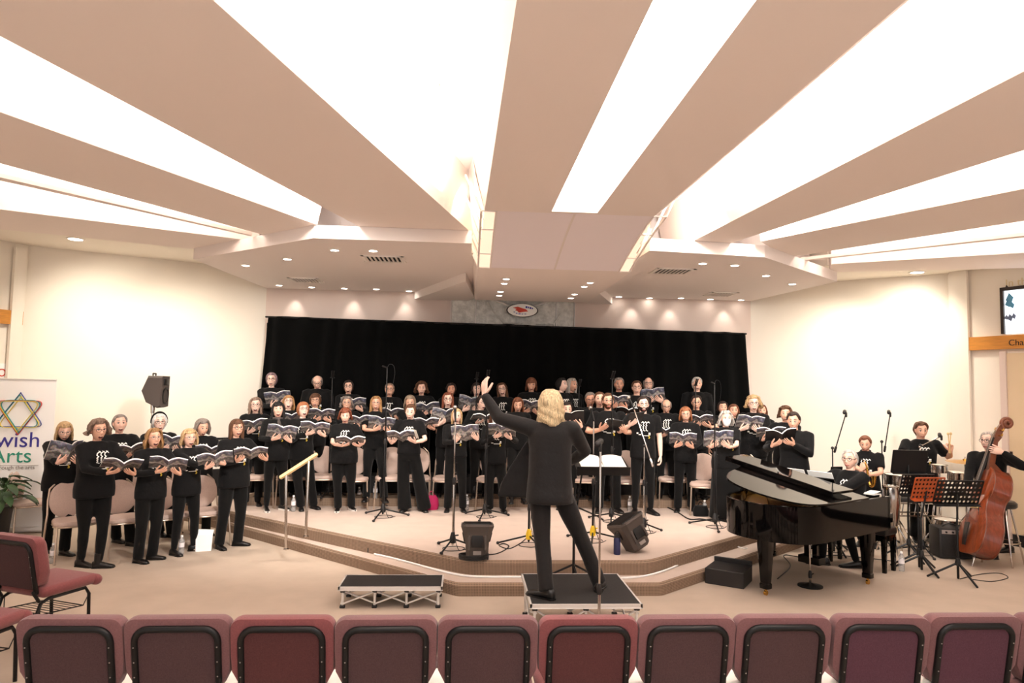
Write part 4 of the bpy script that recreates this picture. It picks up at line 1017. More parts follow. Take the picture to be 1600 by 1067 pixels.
P('mid ponytail', (0.228, 10.8, 1.995), ZM, 'person in black shirt standing below the raised hand of the conductor', 10, bk((0.277, 10.45, 1.621), 1.0), 'open songbook below the raised hand of the conductor',
  skin='c', hair=sty('updo', L=.0, vol=.8), hc='dark', glasses='dark', mo=.5, look=.3, nod=.1)
P('mid boots', (0.802, 10.75, 1.895), ZM, 'person in black top and tall boots partly behind the arm of the conductor', 0, None, None, skin='b', hair=sty('long', L=.15, vol=1.2, fringe=.2), hc='auburn', mo=.2, nod=.3, shoes='boot', legs='slim', printed=False,
  h=1.56, feet={-1:(*(0.695, 10.242, 0.4),-.1), 1:(*(0.876, 10.249, 0.4),.2)})
P('mid beardfolder', (1.546, 10.5, 1.952), .28, 'person reading a black folder just right of the conductor', 0, bk((1.565, 10.15, 1.635), .35, 'both'), 'black folder just right of the head of the conductor', bookkind='folder',
  skin='a', hair=sty('long', L=.03, vol=1.2, curl=.3), hc='dark', beard=True, mo=.1, fem=0, nod=.1, h=1.62)
P('mid greyman', (1.986, 10.95, 2.065), ZM, 'person in black behind two others, left of the tall microphone pole at centre right', -5, None, None, skin='d', hair=sty('short', vol=.8), hc='grey', glasses='dark', mo=.15, fem=0, nod=.2, printed=False, h=1.66)
P('mid shorthair', (2.083, 10.65, 2.078), ZM, 'person in black short-sleeved shirt in the middle of a tight group of three', -8, None, None, skin='a', hair=sty('short', vol=1.0), hc='brown', mo=.12, fem=0, printed=False, h=1.66)
P('mid goatee', (3.207, 10.85, 1.952), ZM, 'person in black printed shirt looking down behind the one standing right of the boom microphone', -12, bk((3.095, 10.5, 1.442), .9), 'songbook held low between two front row singers',
  skin='b', hair=sty('bald', vol=.35), hc='grey', glasses='dark', mo=.15, fem=0, nod=.35, h=1.58)
P('mid darkglasses', (3.701, 10.85, 2.043), ZM, 'person in black short-sleeved shirt behind a thin black microphone pole at right', -15, bk((3.643, 10.5, 1.628), .75), 'open songbook behind the thin microphone pole at right',
  skin='b', hair=sty('short', vol=1.0), hc='dark', glasses='dark', mo=.2, fem=0, nod=.15, sleeves='short', printed=False, h=1.64)
P('mid darkbun', (4.211, 11.05, 1.933), ZM, 'person hidden behind the masked singer and the microphone pole', -10, None, None, skin='b', hair=sty('long', L=.05, vol=1.3), hc='dark', mo=.1, printed=False, h=1.54)
P('mid rusthair', (4.295, 10.8, 1.848), .40, 'person hidden directly behind the right shoulder of the masked singer', -12, None, None, skin='b', hair=sty('long', L=.12, vol=1.2), hc='auburn', mo=.1, printed=False, h=1.5)
P('mid fluffy', (4.475, 10.45, 2.06), .28, 'person in black shirt lifting a wide songbook, between the masked singer and the piano', -15, bk((4.272, 10.1, 1.628), .45, 'both', open=.25), 'large songbook with a blue sky cover held up right of the masked singer',
  skin='c', hair=sty('long', L=.05, vol=2.4, curl=.7), hc='blond', glasses='dark', mo=.4, w=1.1)
P('mid behindfluffy', (4.827, 10.95, 1.82), .40, 'person almost wholly hidden behind the one lifting a wide songbook', -15, None, None, skin='b', hair=sty('long', L=.12, vol=1.2), hc='auburn', mo=.1, printed=False, h=1.5)
P('right curly', (4.726, 9.9, 1.919), .28, 'person half hidden behind the singer at the right end of the choir', -25, bk((4.37, 9.6, 1.5), .75), 'songbook held by the half hidden person at the right end',
  skin='b', hair=sty('long', L=.05, vol=1.9, curl=.9), hc='brown', mo=.2, nod=.1, printed=False)
P('right end', (4.485, 9.15, 1.864), .13, 'person in black jumper at the right end of the choir, standing by the piano', -32, bk((4.168, 8.85, 1.49), .85, 'both', open=.7, yaw=.2), 'open dark songbook held by the person by the piano', bookkind='folder',
  skin='b', hair=sty('short', vol=1.0), hc='dark', mo=.25, fem=0, nod=.25, w=1.05, printed=False)

# front row on the stage
P('front trainers', (-2.699, 10.05, 1.853), .28, 'person in black with a scarf and white-soled trainers at the left front of the stage', 18, bk((-2.544, 9.7, 1.413), .6, 'both'), 'open songbook held by the person in trainers',
  skin='a', hair=sty('long', L=.20, vol=1.5, fringe=.6, curl=.15), hc='black', mo=.9, scarf=True, shoes='sneaker', legs='slim', nod=-.1, feet={-1:(*(-2.826, 10.12, 0.28),.1), 1:(*(-2.63, 10.229, 0.28),.7)})
P('front necklace', (-2.37, 10.15, 1.856), .28, 'person in black looking up beside the handrail on the stage', 12, bk((-2.115, 9.8, 1.474), .75, 'both', open=.25), 'open songbook above the wooden handrail',
  skin='c', hair=sty('short', vol=1.3, fringe=.4), hc='copper', glasses='dark', mo=.6, nod=-.15, look=.3, feet={-1:(*(-2.368, 10.238, 0.28),.1), 1:(*(-2.209, 10.348, 0.28),.6)})
P('front stout', (-1.752, 10.1, 1.784), .28, 'stout person in black short-sleeved shirt right of the handrail', 8, bk((-1.613, 9.75, 1.306), .95, 'both', open=.3), 'open songbook held low by the stout person right of the handrail',
  skin='a', hair=sty('long', L=.06, vol=2.0, fringe=.4), hc='red', mo=.4, nod=.2, w=1.22, sleeves='short', feet={-1:(*(-1.821, 10.153, 0.28),-.1), 1:(*(-1.647, 10.262, 0.28),.4)}, shoes='sneaker')
P('front wide', (-0.826, 10.15, 1.862), .28, 'person in short-sleeved shirt and wide black trousers right of the tall microphone stand', -4, bk((-0.91, 9.8, 1.373), .95, 'spread', loose=True), 'songbook with a turning page held by the one in wide trousers',
  skin='c', hair=sty('updo', L=.0, vol=.9), hc='brown', mo=.35, nod=.25, tiltz=.1, legs='wide', sleeves='short', top='tucked', feet={-1:(*(-0.869, 10.183, 0.28),-.2), 1:(*(-0.582, 10.192, 0.28),.3)})
P('front mic', (-0.14, 10.15, 1.798), .28, 'person in black standing directly behind the front microphone stand', 0, bk((-0.009, 9.8, 1.439), .5, 'spread', open=.25), 'open songbook directly behind the front microphone stand',
  skin='c', hair=sty('long', L=.17, vol=.9), hc='blond', mo=.4, nod=.1, top='tucked', feet={-1:(*(-0.247, 10.203, 0.28),-.1), 1:(*(-0.022, 10.21, 0.28),.2)})
P('front curls', (0.438, 10.15, 1.722), .28, 'person in black with face bent down over a songbook, left of the conductor', 0, bk((0.513, 9.85, 1.47), .7, 'both', open=.3), 'open songbook just left of the jacket of the conductor',
  skin='c', hair=sty('long', L=.34, vol=1.9, curl=.7), hc='auburn', mo=.1, nod=.4, mask=True, h=1.5, feet={-1:(*(0.372, 10.171, 0.28),-.1), 1:(*(0.57, 10.177, 0.28),.2)})
P('front beard', (2.133, 10.25, 2.062), .28, 'person in short-sleeved shirt holding a dark folder in both hands behind the music stand', -5, bk((2.149, 9.9, 1.59), .7, 'spread'), 'dark folder held in both hands behind the music stand', bookkind='tablet',
  skin='b', hair=sty('short', vol=1.0), hc='brown', beard=True, glasses='steel', mo=.1, fem=0, w=1.1, sleeves='short', feet={-1:(*(2.006, 10.223, 0.28),-.2), 1:(*(2.278, 10.231, 0.28),.3)})
P('front boom', (2.635, 10.1, 2.024), .28, 'person in short-sleeved shirt with one arm hanging down, behind the boom microphone', -8, bk((2.445, 9.8, 1.692), .55, 'right', yaw=.2), 'dark folder held in one hand behind the boom microphone', bookkind='tablet',
  skin='c', hair=sty('short', vol=1.1), hc='dark', beard=True, glasses='dark', mo=.2, fem=0, sleeves='short', legs='slim', feet={-1:(*(2.513, 10.083, 0.28),-.3), 1:(*(2.755, 10.09, 0.28),.5)})
P('front bob', (3.344, 10.3, 1.799), .28, 'person in black shirt and trousers reading, second from right in the front row', -15, bk((3.192, 9.95, 1.367), .75, 'both', open=.4), 'open songbook held by the second from right in the front row',
  skin='b', hair=sty('long', L=.10, vol=1.3, fringe=.4), hc='copper', glasses='steel', mo=.25, nod=.1, h=1.58, feet={-1:(*(3.23, 10.315, 0.28),-.2), 1:(*(3.477, 10.431, 0.28),.2)})
P('front mask', (3.724, 9.65, 1.836), .28, 'person in white face mask and long black skirt at the right of the stage', -8, bk((3.488, 9.3, 1.439), .45, 'both', open=.25), 'open songbook held by the masked person in a long skirt',
  skin='a', hair=sty('long', L=.10, vol=2.0, curl=.6), hc='silver', mo=.1, mask=True, legs='skirt', w=1.2, sleeves='short', feet={-1:(*(3.614, 9.671, 0.28),-.2), 1:(*(3.803, 9.676, 0.28),.2)})

# conductor on the rostrum, back to the picture
fl_ = MB()
CX, CY, CZ = (0.732, 5.93, 2.097)
hC = (CZ - .37)/1.01; sC = hC/1.70
jk = MB()   # open left front of the jacket swinging out, and the back skirt of the jacket
for zz, xo, yo in ((1.0,0,0),):
    rings = []
    for z, x0, x1, y0, y1, th in ((1.34,.10,.165,-.10,-.06,.02),(1.2,.12,.25,-.11,-.09,.022),(1.02,.13,.36,-.10,-.12,.022),(.88,.13,.43,-.09,-.14,.022),(.775,.14,.455,-.08,-.15,.02)):
        d = Vector((x1-x0, y1-y0, 0)).normalized(); n = Vector((-d.y, d.x, 0))*th
        rings.append([(x0+n.x,y0+n.y,z),(x1+n.x,y1+n.y,z),(x1-n.x,y1-n.y,z),(x0-n.x,y0-n.y,z)])
    jk.loft(rings)
jk.loft([superring(.180,.118,.128,1.30,0,0,24), superring(.186,.122,.134,1.18,0,0,24), superring(.186,.124,.142,1.08,0,0,24), superring(.188,.124,.150,1.0,0,0,24), superring(.196,.130,.165,.9,0,.0,24), superring(.206,.13,.176,.80,0,.01,24), superring(.205,.12,.17,.755,0,.01,24)])
P('conductor', (CX, CY, CZ), .37, 'conductor person in black suit on the rostrum, back turned, left arm raised high', 176,
  skin='c', hair=sty('long', L=.175, vol=2.0, curl=.55), hc='fair', spread=.25, mo=.3, fem=0, w=1.02, look=.05, printed=False, shirt_name='jacket', shirt_mat='suit_black', shirt_extra=jk, leg_mat='suit_black', hem=.78, collar=True, group='conductor',
  feet={1:(*(0.692, 5.764, 0.37),.9), -1:(*(1.182, 5.996, 0.37),-.25)},
  arms={1:((0.158, 6.12, 2.036), (-.05,.12,1), (.8,.55,0), .25, (-.5,-.3,-.85)), -1:((0.951, 6.25, 1.435), (-.5,.85,.1), (0,0,-1), .5, (1,-.1,-.5))})

# the four players of the band
P('pianist', (4.93, 8.55, 1.318), 0, 'seated pianist person in black shirt at the grand piano, looking left', -58, skin='a', hair=sty('short', vol=.9), hc='silver', brow='grey', glasses='dark', mo=0, fem=0, group='band', seated=True, hipz=.55, h=1.74, look=.1, printed=True, legs='slim',
  feet={-1:(*(4.404, 8.3, -0.029)[:2],0,-.9), 1:(*(4.74, 8.15, -0.006)[:2],0,-.7)},
  arms={-1:((4.16,8.66,.79), (-.84,-.545,-.1), (0,0,-1), .35), 1:((4.36,8.36,.79), (-.84,-.545,-.1), (0,0,-1), .35)})
P('saxophonist', (5.59, 9.3, 1.545), 0, 'standing person in black polo shirt playing a small saxophone behind the pianist', -35, skin='b', hair=sty('short', vol=1.1), hc='auburn', mo=0, fem=0, group='band', nod=.35, sleeves='short', collar=True, w=1.1, legs='slim',
  arms={-1:((5.326, 8.98, 1.075), (.2,-.3,.5), (.8,.5,0), .7), 1:((5.454, 9.0, 1.013), (-.8,-.2,.35), (.1,.9,.2), .7)})
P('percussionist', (6.607, 9.6, 1.733), 0, 'person in black t-shirt behind the drums raising a pair of mallets', -20, skin='b', hair=sty('short', vol=1.5, curl=.4), hc='brown', beard=False, mo=0, fem=0, group='band', nod=.2, sleeves='short', w=1.1,
  arms={1:((6.869, 9.35, 1.306), (.0,-.1,1), (-.9,-.3,0), .9), -1:((5.962, 9.2, 0.993), (.2,-.9,-.2), (0,0,-1), .6)})
P('bassist', (6.81, 8.55, 1.529), 0, 'person in black sweater leaning behind the double bass on a stool', -62, skin='c', hair=sty('short', vol=.9), hc='silver', brow='grey', glasses='dark', mo=0, fem=0, group='band', hipz=.80, printed=False, h=1.74, legs='slim', look=-.1,
  feet={-1:(*(6.82, 8.6, 0.598)[:2],0,-.9), 1:(*(7.344, 8.95, 0.538)[:2],0,-.4)},
  arms={1:((6.711, 8.2, 1.403), (-.85,.1,.2), (-.2,.95,.1), .7, (1,.1,-.7)), -1:((6.275, 8.3, 0.799), (.3,-.3,-.6), (.7,.6,.0), .5)})
finish_people()

# ------------------------------------------------------------------ grey stacking chairs (face -y)
def grey_chair(loc, rz, label, group=None):
    t = thing('stacking_chair', label, 'chair', loc, rz, group)
    M_ = MAT['champagne_metal']
    b = MB(); ring = lambda k, y0: [(.195*k*math.copysign(abs(math.cos(a))**.95, math.cos(a)), y0 + .04*math.sin(a)*.0 + .035*(1-abs(math.cos(a))**2*1.2), .665 + .212*k*math.copysign(abs(math.sin(a))**.95, math.sin(a))) for a in [2*PI*q/32 for q in range(32)]]
    tl = Tr(0,.22,.44) @ Rx(-.16) @ Tr(0,-.22,-.44)
    b.loft([ring(.9,.200), ring(1,.212), ring(1,.228), ring(.9,.243)], 0, tl); b.build('backrest', MAT['chair_vinyl'], t)
    def seat_ring(k, z): return [(.225*k*math.copysign(abs(math.cos(a))**.6, math.cos(a))*(1.03 if math.sin(a) < 0 else .9), -.015 + .215*k*math.copysign(abs(math.sin(a))**.6, math.sin(a)), z) for a in [2*PI*q/32 for q in range(32)]]
    b = MB(); b.loft([seat_ring(.96,.415), seat_ring(1,.425), seat_ring(1,.450), seat_ring(.95,.466), seat_ring(.7,.470)]); b.build('seat', MAT['chair_vinyl'], t)
    b = MB(); b.tube([(x, y, .408) for x, y, _ in seat_ring(.97, 0)], .010, 8, 0, None, True); b.build('seat_frame', M_, t)
    for s_ in (-1, 1):
        b = MB(); b.tube([(s_*.205,-.17,.41), (s_*.215,-.20,.2), (s_*.225,-.225,.012)], .0115, 8); b.lathe([(.014,0),(.015,.02),(.012,.03)], 8, 0, Tr(s_*.225,-.225,0)); b.build('leg', M_, t)
        b = MB(); b.tube([(s_*.225,.30,.012), (s_*.218,.235,.40), (s_*.205,.245,.5), (s_*.198,.285,.66), (s_*.175,.325,.79), (s_*.10,.345,.865)], .0115, 8); b.build('leg', M_, t)
    return t
CH = [  # floor: position, turn, label
 ((-5.888, 9.819, 0), 45, 'grey chair partly hidden behind the singer beside the white banner'),
 ((-4.627, 8.55, 0.542), 44, 'grey oval-backed chair just left of the singer in ankle boots'),
 ((-4.128, 8.75, 0.548), 42, 'grey oval-backed chair just right of the singer in ankle boots'),
 ((-3.728, 9.0, 0.586), 42, 'grey oval-backed chair between the third and fourth singers of the front line'),
 ((-3.325, 9.25, 0.605), 40, 'grey oval-backed chair beside the white paper bag'),
 ((-4.46, 9.75, 0.586), 36, 'grey chair behind the singer in ankle boots, seen at the hip of a neighbour'),
 ((-3.937, 10.05, 0.634), 32, 'grey chair behind the half hidden singer near the white bag'),
]
for p, a, lab in CH: grey_chair((p[0], p[1], 0), math.radians(a), lab, 'grey chairs on the floor')
CS = [
 ((-3.083, 10.55), 16, 0.28, 'grey chair at the left end of the stage, behind the one in trainers'),
 ((-2.599, 10.6), 14, 0.28, 'grey chair between the one in trainers and the handrail'),
 ((-2.153, 10.65), 10, 0.28, 'grey chair behind the handrail on the stage'),
 ((-1.668, 10.5), 6, 0.28, 'grey chair behind the stout singer'),
 ((-1.128, 10.6), 4, 0.28, 'grey chair left of the singer in wide trousers'),
 ((-0.745, 10.55), 2, 0.28, 'grey chair behind the singer in wide trousers'),
 ((-0.261, 10.55), 0, 0.28, 'grey chair behind the singer at the front microphone'),
 ((0.402, 10.55), -3, 0.28, 'grey chair behind the singer with face bent down'),
 ((0.834, 10.55), -3, 0.28, 'grey chair left of the jacket of the conductor'),
 ((1.864, 10.6), -4, 0.28, 'grey chair hidden behind the music stand of the conductor'),
 ((2.513, 10.5), -6, 0.28, 'grey chair between the two front row singers in short sleeves'),
 ((3.273, 10.75), -10, 0.28, 'grey chair left of the second from right front row singer'),
 ((3.589, 10.15), -14, 0.28, 'grey chair left of the masked singer in a long skirt'),
 ((4.147, 10.0), -20, 0.28, 'grey chair between the masked singer and the piano'),
]
for p, a, z, lab in CS: grey_chair((p[0], p[1], z), math.radians(a), lab, 'grey chairs on the stage')

# ------------------------------------------------------------------ upholstered maroon chairs (face +y)
def maroon_chair(loc, rz, label, group, fab='maroon_fabric', pan='maroon_panel', full=True):
    t = thing('upholstered_chair', label, 'chair', loc, rz, group)
    W2 = .268
    def outline(k, low=.50):
        pts = []
        w, top, r = W2*k + (k-1)*.0, .885 - (1-k)*.25, .055
        for cx, cz, a0 in ((w - r, top - r, 0), (-w + r, top - r, 90)):
            for q in range(7): a = math.radians(a0 + 15*q); pts.append((cx + r*math.cos(a), cz + r*math.sin(a)))
        lw = w*.90; pts += [(-w*1.0, .70), (-w*.985, .60), (-lw*.93, low + .02), (-lw*.86, low), (lw*.86, low), (lw*.93, low + .02), (w*.985, .60), (w, .70)]
        return pts
    def ring(k, y): 
        return [(x, y - (z-.5)*.20 + .06 + .012*math.cos(x/W2*1.4), z) for x, z in outline(k)]
    b = MB(); b.loft([ring(.93,-.062), ring(.985,-.056), ring(1,-.035), ring(1,.0), ring(.985,.022), ring(.94,.034), ring(.8,.042)]); b.build('backrest', MAT[fab], t, True, 50)
    def y_at(z, y): return y - (z-.5)*.20 + .06
    def rim(w, top, r, low):
        pts = [(w, low)]
        for cx, cz, a0 in ((w - r, top - r, 0), (-w + r, top - r, 90)):
            for q in range(6): a = math.radians(a0 + 18*q); pts.append((cx + r*math.cos(a), cz + r*math.sin(a)))
        return pts + [(-w, low)]
    pr = rim(.205,.828,.065,.47)
    b = MB(); b.loft([[(x, y_at(z,-.066), z) for x, z in pr], [(x, y_at(z,-.056), z) for x, z in pr]]); b.build('back_panel', MAT[pan], t, False)
    b = MB(); pp = rim(.208,.832,.068,.45); b.tube([(x, y_at(z,-.066), z) for x, z in pp], .0175, 10); 
    b.build('back_frame', MAT['black_metal'], t)
    for s_ in (-1, 1):
        for z in (.74,.66,.58): b = MB(); b.ball((s_*.208, y_at(z,-.083), z), .004, 8); b.build('screw', MAT['grille_grey'], t)
    b = MB(); b.box((0,.27,.445), (.52,.50,.085), None, 0, .035); b.tube([(-.24,.50,.435),(.24,.50,.435)], .045, 12); b.build('seat', MAT[fab], t, True, 60)
    for s_ in (-1, 1):
        b = MB(); b.tube([(s_*.215,.47,.0), (s_*.215,.455,.33), (s_*.215,.42,.385), (s_*.215,.1,.385), (s_*.215,.04,.36), (s_*.215,-.09,.0)], .0135, 8); b.build('leg', MAT['black_metal'], t)
        b = MB(); b.tube([(s_*.208,.03,.38), (s_*.208,-.02,.46)], .0135, 8); b.build('upright', MAT['black_metal'], t)
    b = MB()
    b.tube([(-.20,.05,.27),(.20,.05,.27),(.20,.42,.24),(-.20,.42,.24)], .005, 6, 0, None, True)
    for q in range(7): b.tube([(-.2,.08+.05*q,.265-.004*q),(.2,.08+.05*q,.265-.004*q)], .003, 5)
    for s_ in (-1, 1): b.tube([(s_*.2,.42,.24),(s_*.2,.47,.33)], .004, 5); b.tube([(s_*.2,.05,.27),(s_*.2,.05,.36)], .004, 5)
    b.build('book_rack', MAT['black_metal'], t)
    return t
ORD = ['at the left end of the front row', 'second from left in the front row', 'third from left in the front row', 'fourth from left in the front row', 'fifth from left in the front row',
       'in the front row directly before the rostrum', 'in the front row just right of the rostrum', 'eighth from left in the front row', 'third from right in the front row', 'second from right in the front row', 'cut by the right picture edge in the front row']
FB = ['maroon_panel','maroon_panel','maroon_panel_red','maroon_panel','maroon_panel','maroon_panel_red','maroon_panel','maroon_panel','maroon_panel_plum','maroon_panel_plum','maroon_panel']
NEAR = [3.715,3.71,3.70,3.69,3.685,3.68,3.68,3.685,3.68,3.69,3.70]
tint = {'maroon_panel':'dark', 'maroon_panel_red':'redder', 'maroon_panel_plum':'plum-toned'}
for i in range(11):
    maroon_chair((-2.005 + .5365*i + (.02 if i >= 8 else 0), NEAR[i] - .055 + .13, 0), (-.02,.01,0,.015,-.01,0,.01,-.01,-.05,.0,.02)[i], 'maroon chair with %s back panel %s' % (tint[FB[i]], ORD[i]), 'maroon chairs of the front row',
                 'maroon_fabric_red' if FB[i] == 'maroon_panel_red' else 'maroon_fabric', FB[i])
    if i in (0,1,2,3,5,6,7,8):
        s_ = tag((lambda m: m)(MB().box((-2.005 + .5365*i + .255, 3.90, .492), (.20,.29,.004), None, 0).build('paper_sheet', MAT['paper'], None, False)), 'white sheet on the seat of the maroon chair ' + ORD[i].replace('in the front row ', '').replace('at the left end of the front row', 'at the left end'), 'paper', 'sheets on the front chairs')
maroon_chair((-3.49, 5.72, 0), math.radians(-23), 'maroon side chair seen whole at the left edge', 'maroon chairs at the left edge', 'maroon_fabric_red', 'maroon_panel')
maroon_chair((-3.43, 4.73, 0), math.radians(-15), 'maroon side chair at the lower left corner with only its seat in view', 'maroon chairs at the left edge', 'maroon_fabric_red', 'maroon_panel')

# ------------------------------------------------------------------ folding rostra
def rostrum(name, label, x0, x1, y0, y1, h, nb):
    t = thing(name, label, 'stage riser', ((x0+x1)/2, (y0+y1)/2, 0))
    w, d = x1 - x0, y1 - y0
    b = MB(); b.box((0,0,h-.012), (w-.03,d-.03,.024)); b.build('deck', MAT['deck_black'], t, False)
    b = MB()
    for s_ in (-1, 1):
        b.box((0,s_*(d/2-.008),h-.015), (w,.016,.030)); b.box((s_*(w/2-.008),0,h-.015), (.016,d,.030))
        b.tube([(-w/2,s_*(d/2),h-.033),(w/2,s_*(d/2),h-.033)], .004, 6)
    b.build('edge_frame', MAT['aluminium'], t, False)
    xs = [-w/2+.04 + (w-.08)*i/nb for i in range(nb+1)]
    for y in (-d/2+.04, d/2-.04):
        for i, x in enumerate(xs):
            b = MB(); b.tube([(x,y,.02),(x,y,h-.035)], .012, 8); l = b.build('leg', MAT['aluminium'], t)
            b = MB(); b.box((x,y,.014), (.05,.04,.028), None, 0, .008); b.build('rubber_foot', MAT['black_plastic'], l)
            b = MB(); b.box((x,y,h-.045), (.045,.04,.03), None, 0, .006); b.build('clamp', MAT['black_plastic'], l)
        for i in range(nb):
            b = MB(); b.tube([(xs[i],y-.012,.04),(xs[i+1],y-.012,h-.05)], .008, 6); b.tube([(xs[i+1],y+.012,.04),(xs[i],y+.012,h-.05)], .008, 6); b.build('cross_brace', MAT['aluminium'], t)
    for x in (xs[0], xs[-1]):
        b = MB(); b.tube([(x-.012,-d/2+.04,.04),(x-.012,d/2-.04,h-.08)], .009, 6); b.tube([(x+.012,d/2-.04,.04),(x+.012,-d/2+.04,h-.08)], .009, 6); b.build('cross_brace', MAT['aluminium'], t)
    return t
rostrum('rostrum', 'black-topped square rostrum under the conductor', .545, 1.462, 5.59, 6.51, .37, 2)
rostrum('rostrum', 'low wide black-topped step standing alone on the carpet left of the conductor', -1.17, -.19, 6.66, 7.09, .205, 3)

# handrail
t = thing('handrail', 'short wooden handrail on two steel posts at the stage steps', 'handrail')
A, B_ = Vector((-2.203, 8.48, 0.986)), Vector((-1.841, 8.62, 1.236))
p0, p1 = Vector((-2.118, 8.484, 0.13)), Vector((-1.892, 8.491, 0.28))
d = (B_ - A); b = MB(); b.tube([A - d*.02, B_ + d*.02], [(.026,.034)]*2, 4); b.build('rail', MAT['wood_pale'], t, False)
for p, f in ((p0,.13),(p1,.80)):
    q = A + d*f; b = MB(); b.tube([p, (q.x, q.y, q.z - .02)], .017, 10); b.lathe([(.035,0),(.035,.006),(.018,.01)], 14, 0, Tr(p)); b.build('post', MAT['chrome'], t)

# ------------------------------------------------------------------ microphone stands
def mic_head(m, M_, r=.022):
    m.lathe([(.011,-.13),(.013,-.06),(.018,-.01),(.020,0)], 12, 0, M_)
def mic_stand(base, ztop, label, mt='black_metal', boom=None, mic='small', legs=.30, yellow=False, rot=0.3, cable=True, legh=.12, tele=None, group='microphone stands', round_base=False):
    t = thing('microphone_stand', label, 'microphone stand', base, rot, group)
    z0 = base[2]; h = ztop - z0
    lower = tele or h*.5
    b = MB(); b.tube([(0,0,.05),(0,0,lower)], .0125, 10); b.build('lower_tube', MAT[mt if not yellow else 'black_metal'], t)
    b = MB(); b.tube([(0,0,lower),(0,0,h)], .0085, 10); b.build('upper_tube', MAT[mt], t)
    b = MB(); b.lathe([(.018,lower-.03),(.021,lower),(.018,lower+.03),(.012,lower+.05)], 12); b.tube([(.0,0,lower),(.045,0,lower+.012)], .007, 6); b.build('clutch', MAT['black_plastic'], t)
    if round_base:
        b = MB(); b.lathe([(.13,0),(.13,.012),(.06,.022),(.016,.04)], 28); b.build('round_base', MAT['black_metal'], t)
    else:
        b = MB(); b.lathe([(.034,legh-.05),(.036,legh),(.024,legh+.05),(.016,legh+.07)], 12); b.tube([(.02,0,legh+.03),(.06,0,legh+.035)], .009, 6); b.build('hub', MAT['yellow_plastic' if yellow else 'black_plastic'], t)
        for q in range(3):
            a = 2*PI*q/3; b = MB(); b.tube([(.02*math.cos(a),.02*math.sin(a),legh-.01),(legs*math.cos(a),legs*math.sin(a),.018)], .010, 8)
            l = b.build('leg', MAT['black_metal'], t)
            b = MB(); b.ball((legs*math.cos(a),legs*math.sin(a),.018), (.022,.022,.018), 8); b.build('rubber_foot', MAT['black_plastic'], l)
    R_ = Rz(-rot)
    tip = Vector((0,0,h))
    if boom is not None:
        e0, e1 = (R_ @ (Vector(boom[0]) - Vector(base))), (R_ @ (Vector(boom[1]) - Vector(base)))
        b = MB(); b.tube([e0, e1], .0075, 8); b.tube([e0, e0.lerp(e1, .12)], .016, 8); b.build('boom_arm', MAT[mt if len(boom) < 3 else boom[2]], t); tip = e1
        b = MB(); b.ball((0,0,h), .022, 10); b.build('boom_joint', MAT['black_plastic'], t)
        dr = (e1 - e0).normalized()
    else: dr = Vector((0,0,1))
    if mic == 'small':
        for dx in (-.012, .012):
            b = MB(); b.tube([tip + Vector((dx,-.0,-.0)), tip + Vector((dx*1.3,-.05,.10))], .0105, 8); b.build('microphone', MAT['black_metal'], t)
        b = MB(); b.tube([tip + Vector((-.03,0,0)), tip + Vector((.03,0,0))], .008, 6); b.build('mount_bar', MAT['black_metal'], t)
    elif mic == 'vocal':
        d = Vector((0,.55,.83)) if boom is None else (dr*.6 + Vector((0,.5,.3))).normalized()
        b = MB(); b.tube([tip - d*.02, tip + d*.14], [.011,.017], 10); b.build('microphone', MAT['black_metal'], t)
        b = MB(); b.ball(tip + d*.165, .027, 14); b.build('grille', MAT['chrome'], t)
    elif mic == 'goose':
        b = MB(); b.tube(spline([tip, tip + Vector((.03,0,.05)), tip + Vector((.09,0,.03)), tip + Vector((.11,0,-.08)), tip + Vector((.09,0,-.22))], 5), .0035, 6); b.build('cable', MAT['black_metal'], t)
        b = MB(); b.tube([tip, tip + Vector((-.07,-.03,.02))], .011, 8); b.build('microphone', MAT['black_metal'], t)
    elif mic == 'clip':
        b = MB(); b.tube([tip + Vector((-.03,0,0)), tip + Vector((.03,.05,.02))], .024, 10); b.tube([tip + Vector((0,0,-.05)), tip], .014, 8); b.build('microphone_clip', MAT['black_plastic'], t)
    if cable and not round_base:
        b = MB(); b.tube(spline([(.0,-.014,h*.72), (.02,-.016,h*.5), (.014,-.014,h*.3), (.016,-.02,.2), (.06,-.06,.01), (.14,.02,.006), (.05,.12,.006), (-.10,.06,.006), (-.08,-.09,.006), (.06,-.10,.006), (.17,-.02,.006)], 5), .004, 6); b.build('cable', MAT['black_plastic'], t)
    return t
mic_stand((-1.128, 9.732, 0.28), (-1.142, 9.85, 2.356)[2], 'tall black microphone stand with a pair of slim microphones, left of the wide-trousered singer', mic='goose', legs=.36)
mic_stand((-2.081, 10.75, 0.404)[:2] + (.40,), (-2.135, 10.75, 2.213)[2], 'thin black microphone stand behind the singers beside the bald one of the back row', mic='small', legs=.25)
mic_stand((-0.123, 7.856, 0.28), (-0.114, 7.95, 1.731)[2], 'front microphone stand with silver upper tube left of the left floor monitor', mt='chrome', mic='vocal', legs=.28, tele=.75, rot=.1)
mic_stand((0.287, 9.771, 0.28), (0.349, 9.82, 2.246)[2], 'tall black microphone stand right behind the left floor monitor', mic='small', legs=.36)
mic_stand((0.149, 10.75, 0.469)[:2] + (.40,), (0.122, 10.75, 2.235)[2], 'dim black microphone stand at the raised wrist of the conductor', mic='small', legs=.25)
mic_stand((1.764, 10.7, 0.439)[:2] + (.40,), (1.786, 10.7, 2.153)[2], 'dark microphone stand between the conductor and the group of three', mic='small', legs=.25)
mic_stand((2.034, 9.492, 0.28), (2.079, 9.6, 2.256)[2], 'tall black microphone stand before the bearded singer at the music stand', mic='small', legs=.36)
mic_stand((1.547, 8.263, 0.28), (1.524, 8.3, 1.738)[2], 'silver microphone stand with yellow hub right of the conductor', mt='chrome', mic='vocal', yellow=True, legs=.36, tele=.7)
